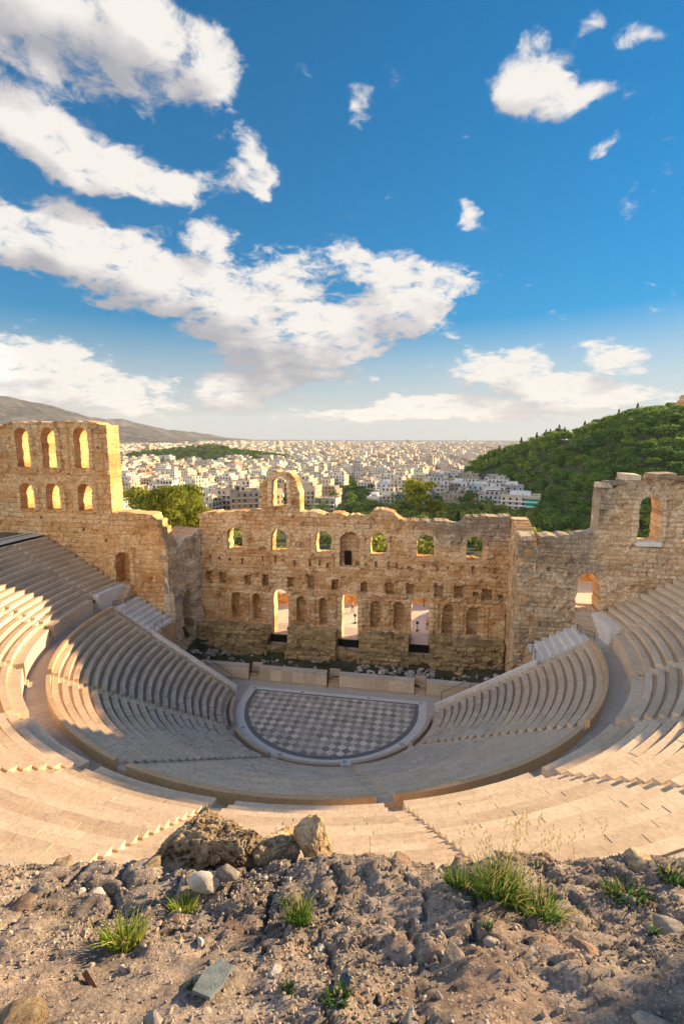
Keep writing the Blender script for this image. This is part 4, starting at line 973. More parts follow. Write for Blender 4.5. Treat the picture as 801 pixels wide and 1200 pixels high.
person((9.7, 27.5, 2.63), 2.2, (.45, .12, .08), (.10, .10, .14), 'tiny distant person in a red top, farthest back on the plaza', 1.9)
# ------------------------------------------------------------------ trees
def mat_leaf(name, a, b_, c, tr=.38):
    t = NT(name); ti = t.attr('tint'); oi = t.n('ShaderNodeObjectInfo')
    col_ = t.ramp(ti, [(0, a), (.5, b_), (1, c)])
    vr = t.ramp(oi.outputs['Random'], [(0, (.62, .72, .75)), (.5, (1, 1, 1)), (1, (1.45, 1.28, .95))])
    col_ = t.mix(1.0, col_, vr, 'MULTIPLY'); t.color(col_); t.b.inputs['Roughness'].default_value = .7
    ts = t.n('ShaderNodeBsdfTranslucent'); t.l(col_, ts.inputs[0]); ms = t.n('ShaderNodeMixShader'); ms.inputs[0].default_value = tr
    t.l(t.b.outputs[0], ms.inputs[1]); t.l(ts.outputs[0], ms.inputs[2]); t.l(ms.outputs[0], t.out.inputs[0]); return t.m
M['pine'] = mat_leaf('pine_leaves', (.055, .12, .04), (.13, .235, .055), (.30, .38, .09))
M['olive'] = mat_leaf('olive_leaves', (.10, .15, .04), (.23, .28, .065), (.42, .44, .11))
M['bright'] = mat_leaf('bright_leaves', (.10, .14, .02), (.20, .25, .03), (.36, .36, .05))
M['cypress'] = mat_leaf('cypress_leaves', (.012, .028, .010), (.025, .05, .016), (.05, .08, .02))
def crown_arrays(seed, n, H, Rr, kind, leaf):
    g = np.random.RandomState(seed)
    if kind == 'cypress':
        z = g.uniform(.04, 1, n) * H; rad = Rr * np.sin(np.pi * np.clip(z / H, 0, 1) ** .75) ** .8 * g.uniform(.55, 1.05, n); a = g.uniform(0, 6.283, n)
        C = np.stack([rad * np.cos(a), rad * np.sin(a), z], -1); N = np.stack([np.cos(a), np.sin(a), .4 + 0 * a], -1); B = g.uniform(0, 1, n)
    else:
        nb = 13 if kind != 'umbrella' else 10
        cs = []; 
        for i in range(nb):
            a = g.uniform(0, 6.283); r = Rr * (.62 * g.uniform() ** .5)
            zz = H * ((.42 + .42 * g.uniform()) if kind != 'bushy' else (.16 + .62 * g.uniform())) if kind != 'umbrella' else H * g.uniform(.72, .88)
            rr = Rr * g.uniform(.28, .50); zz = min(zz, H - rr * .8)
            cs.append((r * math.cos(a), r * math.sin(a), zz, rr))
        cs.append((0, 0, H * .74, Rr * .52)); cs = np.array(cs)
        k = g.randint(0, len(cs), n); D = g.normal(size=(n, 3)); D /= np.linalg.norm(D, axis=1)[:, None]
        D[:, 2] = np.where(D[:, 2] < -.35, -D[:, 2], D[:, 2])
        C = cs[k, :3] + D * (cs[k, 3:4] * g.uniform(.72, 1.06, (n, 1))) * np.array([1, 1, .72]); N = D
        B = vn(k + .5, seed + .5, .5, 3) * .45 + g.uniform(0, .55, n)
    N = N + g.normal(size=N.shape) * .55; N /= np.linalg.norm(N, axis=1)[:, None]
    T1 = np.cross(N, g.normal(size=N.shape)); T1 /= np.linalg.norm(T1, axis=1)[:, None]; T2 = np.cross(N, T1)
    s = leaf * g.uniform(.55, 1.25, (n, 1))
    q = [C + T1 * s * .9, C + T2 * s * .6, C - T1 * s * .9, C - T2 * s * .6]
    V = np.stack(q, 1).reshape(-1, 3); F = np.arange(4 * n).reshape(n, 4)
    return V, F, np.clip(B, 0, 1)
def trunk_mb(H, Rr, seed, th=.26):
    g = random.Random(seed); b = MB(); p = Vector((0, 0, -.5)); x = Vector((g.uniform(-.3, .3), g.uniform(-.3, .3), H * .45))
    b.tube(p, x * .5 + p * .5, th, 7, th * .8); b.tube(x * .5 + p * .5, x, th * .8, 7, th * .6)
    for k in range(5):
        a = g.uniform(0, 6.28); e = x + Vector((math.cos(a) * Rr * .55, math.sin(a) * Rr * .55, H * g.uniform(.15, .35))); b.tube(x, e, th * .45, 5, th * .15)
    return b
def make_tree(name, seed, kind, H, Rr, n, leaf, mat, loc=(0, 0, 0)):
    root = empty(name, loc)
    V, F, B = crown_arrays(seed, n, H, Rr, kind, leaf)
    obj('crown', quad_mesh('crown', V, F, [mat], {'tint': B}), root)
    obj('trunk', trunk_mb(H, Rr, seed, .05 * Rr if kind != 'cypress' else .18).mesh('trunk', M['trunk']), root)
    return root
def G1(x, y): return float(ground(x, y))
PR = {}
used = set()
def proto(key, *a):
    if key not in PR: PR[key] = a
def tree(key, x, y, s, label, group, z=None, sz=None, cat='tree'):
    """first use builds the tree, later uses copy it"""
    if not isinstance(PR[key], bpy.types.Object):
        a = PR[key]; PR[key] = make_tree(*a); o = PR[key]
    else: o = copy_tree(PR[key])
    o.location = (x, y, (G1(x, y) if z is None else z)); o.scale = (s, s, sz or s); o.rotation_euler = (0, 0, rng.uniform(0, 6.28)); tag(o, label, cat, group); return o
for i in range(5): proto(f'hill{i}', 'pine_tree', 300 + i, 'bushy' if i < 4 else 'umbrella', 9.0, 4.6, 800, .44, M['pine'])
for i in range(4): proto(f'olive{i}', 'olive_tree', 320 + i, 'round', 6.6, 4.0, 750, .42, M['olive'])
for i in range(3): proto(f'near{i}', 'pine_tree', 340 + i, 'bushy', 16.5, 7.2, 4600, .40, M['bright'])
proto('big', 'poplar_tree', 350, 'round', 17, 8.2, 2200, .62, M['bright']); proto('small', 'citrus_tree', 351, 'round', 7, 4, 700, .45, M['bright'])
proto('cyp', 'cypress_tree', 352, 'cypress', 12, 1.7, 700, .40, M['cypress']); proto('cyp2', 'cypress_tree', 353, 'cypress', 9, 1.3, 260, .45, M['cypress'])
proto('street', 'street_tree', 354, 'round', 9, 4.5, 420, .6, M['pine'])
def P_(az, d): return CX + d * math.sin(R(az)), CY + d * math.cos(R(az))
# trees left, between the tower and the stage wall
for i, (az, d, k, s, lab) in enumerate([(-30.6, 118, 'near0', .86, 'tall bright green tree right behind the left tower'), (-29.0, 132, 'near1', 1.03, 'broad yellow green tree in the gap left of the stage wall'),
        (-27.3, 128, 'near2', 1.04, 'highest rounded green tree in the gap left of the stage wall'), (-27.9, 104, 'near1', .78, 'lower bushy yellow tree at the front of the gap left of the stage wall'),
        (-25.9, 126, 'near0', .74, 'green tree touching the left end of the stage wall'), (-30.0, 100, 'near2', .66, 'low leafy tree just above the broken left wing'), (-32.5, 140, 'near0', 1.0, 'tree hidden mostly by the left tower'), (-26.6, 92, 'near2', .5, 'small bush like tree behind the return wall'), (-29.3, 88, 'near1', .55, 'low yellow green tree just behind the broken end of the left wing'), (-27.2, 110, 'near0', .8, 'dense green tree in the middle of the gap left of the stage wall')]):
    x, y = P_(az, d); tree(k, x, y, s, lab, 'trees left of the stage wall', z=max(G1(x, y), -1.5) + (3.0 if d > 115 else 4.0))
for i, (az, d, s, lab) in enumerate([(-26.4, 140, 1.35, 'slim dark cypress rising left of the white blocks'), (-27.5, 146, 1.3, 'dark cypress behind the bright trees on the left')]):
    x, y = P_(az, d); tree('cyp', x, y, s, lab, None, z=G1(x, y) + 2)
x, y = P_(-1.3, 292); tree('big', x, y, 1.55, 'big yellow green tree standing above the olive grove', None)
x, y = P_(.9, 300); tree('small', x, y, 1.9, 'smaller green tree leaning against the right of the big yellow green tree', None)
x, y = P_(3.3, 245); tree('cyp', x, y, .95, 'single dark cypress standing above the stage wall', None)
for az, d, s, lab in [(5.6, 372, 1.3, 'yellow leaved tree in front of the low houses'), (4.4, 420, 1.4, 'orange green tree between the white houses'), (-8.9, 200, .9, 'small bright tree above the middle of the stage wall')]:
    x, y = P_(az, d); tree('small', x, y, s, lab, None)
# olive grove in front of the houses: each tree an object
cnt = 0
g_ = random.Random(5)
pts_used = []
def spaced(x, y, m):
    for (a, b_) in pts_used:
        if (a - x) ** 2 + (b_ - y) ** 2 < m * m: return False
    pts_used.append((x, y)); return True
tries = 0
while cnt < 285 and tries < 6000:
    tries += 1
    az = g_.uniform(-25, 23) if g_.random() < .45 else g_.uniform(-9, 12); d = math.sqrt(g_.uniform((100 if g_.random() < .3 else 205) ** 2, 362 ** 2))
    if d > float(np.interp(az, [9, 12, 14.5, 23], [360, 330, 260, 235])): continue
    if az < -8 and d > 205 + g_.uniform(-20, 20): continue
    if -2.5 < az < 2 and 285 < d < 325: continue
    x, y = P_(az, d)
    if abs(x) < 27 and y < 56: continue
    if y < 22: continue
    if not spaced(x, y, 6.2): continue
    s = g_.uniform(.85, 1.45)
    tree(f'olive{g_.randrange(4)}', x, y, s, 'rounded olive tree ' + ('left of the ruined arch' if az < -19 else 'behind the left half of the stage wall' if az < -8 else 'behind the right half of the stage wall' if az < 6 else 'behind the right wing wall') + (', nearest part' if d < 150 else ', near part' if d < 190 else ', middle part' if d < 240 else ', farther part' if d < 290 else ', farthest part'), 'olive grove behind the stage wall'); cnt += 1
# the wood on the hill
cand = []
tries = 0; pts_used = []
while tries < 16000 and len(cand) < 2600:
    tries += 1
    az = g_.uniform(2.5, 33); d = math.sqrt(g_.uniform(235 ** 2, 700 ** 2))
    dr = float(_DRf(az))
    if d > dr + 45: continue
    x, y = P_(az, d)
    if d < float(np.interp(az, [4.2, 7, 9.5, 11.5, 13.5], [600, 570, 490, 385, 235])): continue
    if not spaced(x, y, 8.0): continue
    cand.append((d, x, y))
cand.sort()
for d, x, y in cand[:290]: tree(f'hill{g_.randrange(5)}', x, y, g_.uniform(1.0, 1.55), 'green tree of the dense wood on the lower hillside ' + ('right of the apartment blocks' if math.degrees(math.atan2(x - CX, y - CY)) < 15.5 else ('in the middle of the slope' if math.degrees(math.atan2(x - CX, y - CY)) < 20 else 'below the monument')), 'trees on the lower hillside')
VV = []; FF = []; BB = []; nv = 0
lib = [crown_arrays(400 + i, 420, 9, 4.6, 'bushy' if i < 5 else 'umbrella', .62) for i in range(6)]
for d, x, y in cand[290:]:
    V, F, B = lib[g_.randrange(6)]; s = g_.uniform(1.0, 1.55); a = g_.uniform(0, 6.28); ca, sa = math.cos(a), math.sin(a)
    W = V * s; W = np.stack([W[:, 0] * ca - W[:, 1] * sa + x, W[:, 0] * sa + W[:, 1] * ca + y, W[:, 2] + G1(x, y) - .6], -1)
    tone = g_.uniform(-.25, .25)
    VV.append(W); FF.append(F + nv); BB.append(np.clip(B + tone, 0, 1)); nv += len(V)
if VV:
    o = obj('woodland', quad_mesh('woodland', np.concatenate(VV), np.concatenate(FF), [M['pine']], {'tint': np.concatenate(BB)})); tag(o, 'dense green wood covering the upper hillside', 'woodland', kind='stuff')
for i in range(34):      # cypresses and pines on the crest
    az = 6.2 + i * .52 + g_.uniform(-.26, .26)
    if az > 23: break
    if g_.random() < .22: continue
    d = float(_DRf(az)) + g_.uniform(-6, 6); x, y = P_(az, d)
    if az < 16 or i % 3 == 0: tree('cyp2', x, y, g_.uniform(1.0, 1.9), 'slim cypress silhouetted on the crest of the wooded hill', 'cypresses along the crest of the hill')
    else: tree('hill4', x, y, g_.uniform(.8, 1.1), 'flat topped pine silhouetted on the crest of the wooded hill', 'pines along the crest of the hill')
# monument on the summit
x, y = P_(23.75, 462); z = G1(x, y) + 4.0
root = empty('monument', (x, y, z)); tag(root, 'ruined pale stone monument tower on the summit of the hill', 'monument')
b = MB()
b.box(x - 6, x + 6, y - 4, y + 4, z - 6, z + 3, .6, j=.3); b.obj('base', M['stone_rubble'], root)
b = MB()
for k in range(7):
    w0 = 4.6 - .25 * k * (1 if k < 5 else 1.6); b.box(x - w0 + .2 * k, x + w0, y - 2.6, y + 2.6, z + 3 + 1.5 * k, z + 4.5 + 1.5 * k - .01, rng.random(), j=.18)
b.box(x - 1.2, x + 3.0, y - 2, y + 2, z + 13.4, z + 14.6, .4, j=.3); b.obj('tower', M['stone'], root)
# sunlit grove outside the right wing, shading the seats near the camera
for i in range(11):
    x = 55 + i * 4.4 + g_.uniform(-1.5, 1.5); y = 6 + g_.uniform(-3, 3); zz = G1(x, y)
    tree(f'near{i % 3}', x, y, (26.4 - zz + g_.uniform(-2.5, 1.5)) / 16.5, 'tall tree outside the right wing of the theatre', 'trees outside the right wing', z=zz)
# ------------------------------------------------------------------ the city
def mat_city():
    t = NT('city_facade'); uvn = t.n('ShaderNodeUVMap'); sp = t.n('ShaderNodeSeparateXYZ'); t.l(uvn.outputs[0], sp.inputs[0])
    ti = t.attr('tint'); u, v = sp.outputs[0], sp.outputs[1]
    wall_c = t.ramp(ti, [(0, (.30, .26, .21)), (.18, (.50, .43, .33)), (.36, (.66, .60, .50)), (.55, (.74, .72, .68)), (.72, (.58, .55, .52)), (.86, (.62, .47, .32)), (.94, (.40, .46, .52)), (1.0, (.45, .20, .12))])
    fu = t.math('FRACT', t.math('DIVIDE', u, 3.2)); fv = t.math('FRACT', t.math('DIVIDE', v, 3.1))
    win = t.math('MULTIPLY', t.math('MULTIPLY', t.math('GREATER_THAN', fu, .28), t.math('LESS_THAN', fu, .72)), t.math('MULTIPLY', t.math('GREATER_THAN', fv, .22), t.math('LESS_THAN', fv, .80)))
    onw = t.math('GREATER_THAN', v, 0.0)
    win = t.math('MULTIPLY', win, onw)
    cell = t.n('ShaderNodeCombineXYZ'); t.l(t.math('FLOOR', t.math('DIVIDE', u, 3.2)), cell.inputs[0]); t.l(t.math('FLOOR', t.math('DIVIDE', v, 3.1)), cell.inputs[1]); t.l(ti, cell.inputs[2])
    wn = t.n('ShaderNodeTexWhiteNoise'); t.l(cell.outputs[0], wn.inputs[0])
    win = t.math('MULTIPLY', win, t.math('GREATER_THAN', wn.outputs['Value'], .22))
    gl = t.ramp(wn.outputs['Value'], [(0, (.03, .035, .04)), (.6, (.06, .06, .06)), (1, (.22, .19, .15))])
    n = t.noise(.08, 5, .6); wall_c = t.mix(1.0, wall_c, t.ramp(n, [(.3, (.78, .76, .74)), (.7, (1.08, 1.05, 1.0))]), 'MULTIPLY')
    roof = t.mix(t.rng(ti, .90, .93), t.ramp(t.noise(.5, 4), [(.35, (.22, .20, .18)), (.6, (.42, .39, .35))]), (.34, .13, .07))
    c = t.mix(onw, roof, wall_c); c = t.mix(win, c, gl); t.color(c); t.b.inputs['Roughness'].default_value = .8; return t.m
M['city'] = mat_city()
def box_arrays(cx, cy, z0, z1, w, d, a, tint, roofuv=-1.0):
    """(n) boxes -> verts, faces, uv, tint (5 faces each)"""
    n = len(cx); ca, sa = np.cos(a), np.sin(a)
    def c(sx, sy): return cx + sx * w / 2 * ca - sy * d / 2 * sa, cy + sx * w / 2 * sa + sy * d / 2 * ca
    P = [c(-1, -1), c(1, -1), c(1, 1), c(-1, 1)]
    V = np.zeros((n, 8, 3))
    for k, (x, y) in enumerate(P):
        V[:, k, 0] = x; V[:, k, 1] = y; V[:, k, 2] = z0; V[:, k + 4, 0] = x; V[:, k + 4, 1] = y; V[:, k + 4, 2] = z1
    fb = np.array([(0, 1, 5, 4), (1, 2, 6, 5), (2, 3, 7, 6), (3, 0, 4, 7), (4, 5, 6, 7)])
    F = (np.arange(n)[:, None, None] * 8 + fb[None]).reshape(-1, 4)
    UV = np.zeros((n, 5, 4, 2)); H = (z1 - z0)
    for k in range(4):
        L = (w if k % 2 == 0 else d)
        UV[:, k, 0] = np.stack([0 * L, .001 + 0 * L], -1); UV[:, k, 1] = np.stack([L, .001 + 0 * L], -1); UV[:, k, 2] = np.stack([L, H], -1); UV[:, k, 3] = np.stack([0 * L, H], -1)
    UV[:, 4] = roofuv
    return V.reshape(-1, 3), F, UV.reshape(-1, 2), np.repeat(tint, 5)
def merge(parts):
    V = []; F = []; U = []; T = []; nv = 0
    for v, f, u, t_ in parts: V.append(v); F.append(f + nv); U.append(u); T.append(t_); nv += len(v)
    return np.concatenate(V), np.concatenate(F), np.concatenate(U), np.concatenate(T)
def building_arrays(g, x, y, z, w, d, h, a, tint):
    """body, set back top floor, stair head, parapet pieces, balconies: all real boxes"""
    pr = []
    def add(dx, dy, z0, z1, ww, dd, tn):
        ca, sa = math.cos(a), math.sin(a)
        pr.append((x + dx * ca - dy * sa, y + dx * sa + dy * ca, z0, z1, ww, dd, tn))
    add(0, 0, z - 6, z + h, w, d, tint)
    if g.random() < .6: add(g.uniform(-.1, .1) * w, g.uniform(-.1, .1) * d, z + h, z + h + 3, w * g.uniform(.5, .75), d * g.uniform(.5, .75), tint)
    for _ in range(g.choice([1, 2, 3])): add(g.uniform(-.35, .35) * w, g.uniform(-.35, .35) * d, z + h, z + h + g.uniform(1.5, 4.5), g.uniform(1.5, 4), g.uniform(1.5, 4), g.random() * .6)
    nf = int(h / 3.1)
    if g.random() < .75:
        for f in range(1, nf):
            zz = z + f * 3.1; add(0, -d / 2 - .6, zz - .12, zz + .75, w * .8, 1.2, min(.6, tint + .15))
            if g.random() < .5: add(w / 2 + .5, 0, zz - .12, zz + .75, 1.0, d * .7, min(.6, tint + .1))
    for sx, sy, ww, dd in ((0, -1, w, .3), (0, 1, w, .3), (-1, 0, .3, d), (1, 0, .3, d)): add(sx * (w / 2 - .15), sy * (d / 2 - .15), z + h, z + h + .9, ww, dd, tint)
    A = np.array(pr)
    return box_arrays(A[:, 0], A[:, 1], A[:, 2], A[:, 3], A[:, 4], A[:, 5], np.full(len(A), a), A[:, 6])
gc = random.Random(11); pts = []
ST = R(-9.5)
def ok_city(x, y, az, d):
    if az > 9 - max(0, (d - 620)) * .0 and d < 760: return False
    if az > 3.6 and d > 560 and d < 760: return False
    # tree lined avenue
    ax = -7.6 - (d - 330) / 310 * 1.9
    if d < 720 and abs(az - ax) * d * math.pi / 180 < 12: return False
    if 1180 < d < 1420 and -30.5 < az < -17: return False
    return True
# regular but jittered street grid
for ring, (d0, d1, sp) in enumerate([(240, 900, 25), (900, 1800, 33), (1800, 3200, 46), (3200, 5200, 68), (5200, 8000, 110)]):
    nx = int(d1 * 1.2 / sp)
    for i in range(-nx, nx):
        for j in range(0, int(d1 / sp) + 1):
            x = i * sp + (sp * .28 if j % 2 else 0) + gc.uniform(-.12, .12) * sp; y = j * sp + gc.uniform(-.12, .12) * sp
            if ring < 3 and (i % 5 == 0 or j % 4 == 0) and gc.random() < .8: continue
            xx = CX + x * math.cos(ST) - y * math.sin(ST) * 1; yy = CY + x * math.sin(ST) * -1 * -1 + y * math.cos(ST)
            dd = math.hypot(xx - CX, yy - CY)
            if not (d0 <= dd < d1): continue
            az = math.degrees(math.atan2(xx - CX, yy - CY))
            if az < -48 or az > 27: continue
            if dd < 262 + (abs(az * 7.3) % 1) * 25: continue
            if dd < 330 and az > -9: continue
            if dd < 365 and az > -8.5: continue
            if dd < 250 + (az + 25) * 0: continue
            if not ok_city(xx, yy, az, dd): continue
            if ground(xx, yy) > np.interp(dd, _RD, _RZ) + 4: continue
            pts.append((dd, az, xx, yy, sp))
pts.sort()
def tint_():
    r = gc.random()
    return gc.choice([.1, .2, .28, .34, .4, .45, .5, .55, .6, .66, .72]) if r < .86 else gc.choice([.82, .86, .93, .98])
CN = [(.15, 'sand coloured'), (.31, 'beige'), (.47, 'cream'), (.63, 'white'), (.79, 'pale grey'), (.90, 'ochre'), (.955, 'blue grey'), (1.1, 'brick red')]
KEEP = 262; rank = {}
far = []
for k, (d, az, x, y, sp) in enumerate(pts):
    w = sp * gc.uniform(.48, .80); dd = sp * gc.uniform(.45, .72); h = 3.1 * gc.choice([3, 4, 4, 5, 5, 6, 6, 7]) * (1 if sp < 50 else 1.15)
    if d < 420 and az > -12: h = min(h, 3.1 * 4)
    if gc.random() < .012 and d > 900: h *= 2.1; w *= .8
    a = ST + gc.uniform(-.12, .12) + (gc.choice([0, .5, -.35]) if gc.random() < .2 else 0); z = float(ground(x, y)); tn = tint_()
    if k < KEEP:
        arr = building_arrays(gc, x, y, z, w, dd, h, a, tn); V, F, U, T = arr
        o3 = np.array([x, y, z]); me = quad_mesh('building', V - o3, F, [M['city']], {'tint': T}, uv=U[None].reshape(-1, 2))
        o = obj('apartment_building', me, None, (x, y, z))
        cn = next(n_ for q, n_ in CN if tn < q); fl_ = int(round(h / 3.1))
        where = next(n_ for q, n_ in ((-27, 'behind the left trees'), (-21.5, 'left of the ruined arch'), (-17, 'around the ruined arch'), (-9.6, 'right of the ruined arch'), (-5.2, 'beside the avenue'), (0, 'behind the tallest yellow tree'), (99, 'left of the wooded hill')) if az < q)
        rank[where] = rank.get(where, 0) + 1; rk = rank[where]; sf = 'th' if 10 <= rk % 100 <= 20 else {1: 'st', 2: 'nd', 3: 'rd'}.get(rk % 10, 'th')
        tag(o, f'{cn} {fl_}-storey block, {rk}{sf} nearest of those {where}', 'building', 'apartment blocks ' + where)
    else: far.append((x, y, z, w, dd, h, a, tn))
A = np.array(far)
pp = [box_arrays(A[:, 0], A[:, 1], A[:, 2] - 8, A[:, 2] + A[:, 5], A[:, 3], A[:, 4], A[:, 6], A[:, 7])]
gn = np.random.RandomState(3)
for q in range(2):
    m = gn.uniform(size=len(A)) < (.75 if q == 0 else .6); B_ = A[m]; n_ = len(B_)
    ox = gn.uniform(-.28, .28, n_) * B_[:, 3]; oy = gn.uniform(-.28, .28, n_) * B_[:, 4]
    pp.append(box_arrays(B_[:, 0] + ox, B_[:, 1] + oy, B_[:, 2] + B_[:, 5], B_[:, 2] + B_[:, 5] + gn.uniform(2, 5, n_), B_[:, 3] * gn.uniform(.2, .6, n_), B_[:, 4] * gn.uniform(.2, .6, n_), B_[:, 6], np.clip(B_[:, 7] + gn.uniform(-.2, .2, n_), 0, .88)))
m = A[:, 3] < 40; B_ = A[m]
for f in range(1, 6):      # balcony bands on the nearer ones
    q = (B_[:, 5] > 3.1 * (f + 1)); C_ = B_[q]; zz = C_[:, 2] + 3.1 * f
    pp.append(box_arrays(C_[:, 0] + np.sin(C_[:, 6]) * (C_[:, 4] / 2 + .5), C_[:, 1] - np.cos(C_[:, 6]) * (C_[:, 4] / 2 + .5), zz - .1, zz + .8, C_[:, 3] * .8, np.full(len(C_), 1.1), C_[:, 6], np.minimum(.6, C_[:, 7] + .12)))
V, F, U, T = merge(pp); o3 = np.array([0, 1500, -50.])
o = obj('distant_city', quad_mesh('city', V - o3, F, [M['city']], {'tint': T}, uv=U), None, tuple(o3)); tag(o, 'thousands of pale flat roofed buildings spreading to the horizon', 'city', kind='stuff')
# scattered trees between the houses and the wooded rise in the city
VV = []; FF = []; BB = []; nv = 0
def add_far_tree(x, y, s, lib_=lib):
    global nv
    V, F, B = lib_[gc.randrange(len(lib_))]; V = V[:480]; F = F[:120]; B = B[:120]
    W = V * s * 1.15; a = gc.uniform(0, 6.28); ca, sa = math.cos(a), math.sin(a)
    W = np.stack([W[:, 0] * ca - W[:, 1] * sa + x, W[:, 0] * sa + W[:, 1] * ca + y, W[:, 2] + G1(x, y)], -1); VV.append(W); FF.append(F + nv); BB.append(B); nv += len(W)
for _ in range(1500):
    az = gc.uniform(-42, 8); d = 330 * (2600 / 330) ** gc.random(); x, y = P_(az, d); add_far_tree(x, y, gc.uniform(.6, 1.35) * (1 if d < 900 else 1.5))
o = obj('city_trees', quad_mesh('city_trees', np.concatenate(VV), np.concatenate(FF), [M['pine']], {'tint': np.concatenate(BB)})); tag(o, 'dark green trees scattered between the houses', 'trees', kind='stuff')
# avenue trees: individuals
for k in range(44):
    d = 335 + k * 8.2; ax = -7.6 - (d - 330) / 310 * 1.9
    for s in (-1, 1):
        x, y = P_(ax + s * 5.0 / d * 57.3, d + 3 * s); tree('street', x, y, gc.uniform(.85, 1.1), 'dark green tree in the ' + ('left' if s < 0 else 'right') + ' row lining the avenue' + (', near end' if k < 12 else ', far end' if k > 31 else ', middle'), 'trees along the avenue')
# wooded rise
n = 60; VX, VY = np.meshgrid(np.linspace(-1, 1, n), np.linspace(-1, 1, 30), indexing='ij')
cx_, cy_ = P_(-24.2, 1600); ca, sa = math.cos(R(24)), math.sin(R(24))
def rise(u, v): return 38 * np.clip(1 - (np.abs(u) ** 2.2) - v ** 2, 0, 1) ** .8 * (.75 + .5 * vn(u * 4, v * 2, 0, 9)) * (1 - .45 * smooth(-.2, .6, u))
LX, LY = VX * 300, VY * 150; X = cx_ + LX * ca - LY * sa * 1; Y = cy_ + LX * sa + LY * ca; Z = ground(X, Y) - 2 + rise(VX, VY)
I, J = np.meshgrid(np.arange(n - 1), np.arange(29), indexing='ij'); F = np.stack([I * 30 + J, (I + 1) * 30 + J, (I + 1) * 30 + J + 1, I * 30 + J + 1], -1).reshape(-1, 4)
tag(obj('hill', quad_mesh('hill', np.stack([X, Y, Z], -1).reshape(-1, 3), F, [M['soil']], smooth=True)), kind='structure')
VV = []; FF = []; BB = []; nv = 0
for _ in range(1500):
    u, v = gc.uniform(-1, 1), gc.uniform(-1, 1)
    if u * u + v * v > 1: continue
    lx, ly = u * 300, v * 150; x = cx_ + lx * ca - ly * sa; y = cy_ + lx * sa + ly * ca; V, F, B = lib[gc.randrange(6)]; V = V[:480]; F = F[:120]; B = B[:120]
    W = V * gc.uniform(1.1, 1.9) + np.array([x, y, float(ground(x, y) - 3 + rise(u, v))]); VV.append(W); FF.append(F + nv); BB.append(B * .6); nv += len(W)
o = obj('woodland', quad_mesh('woodland', np.concatenate(VV), np.concatenate(FF), [M['pine']], {'tint': np.concatenate(BB)})); tag(o, 'dark wooded rise in the middle of the distant city', 'woodland', kind='stuff')
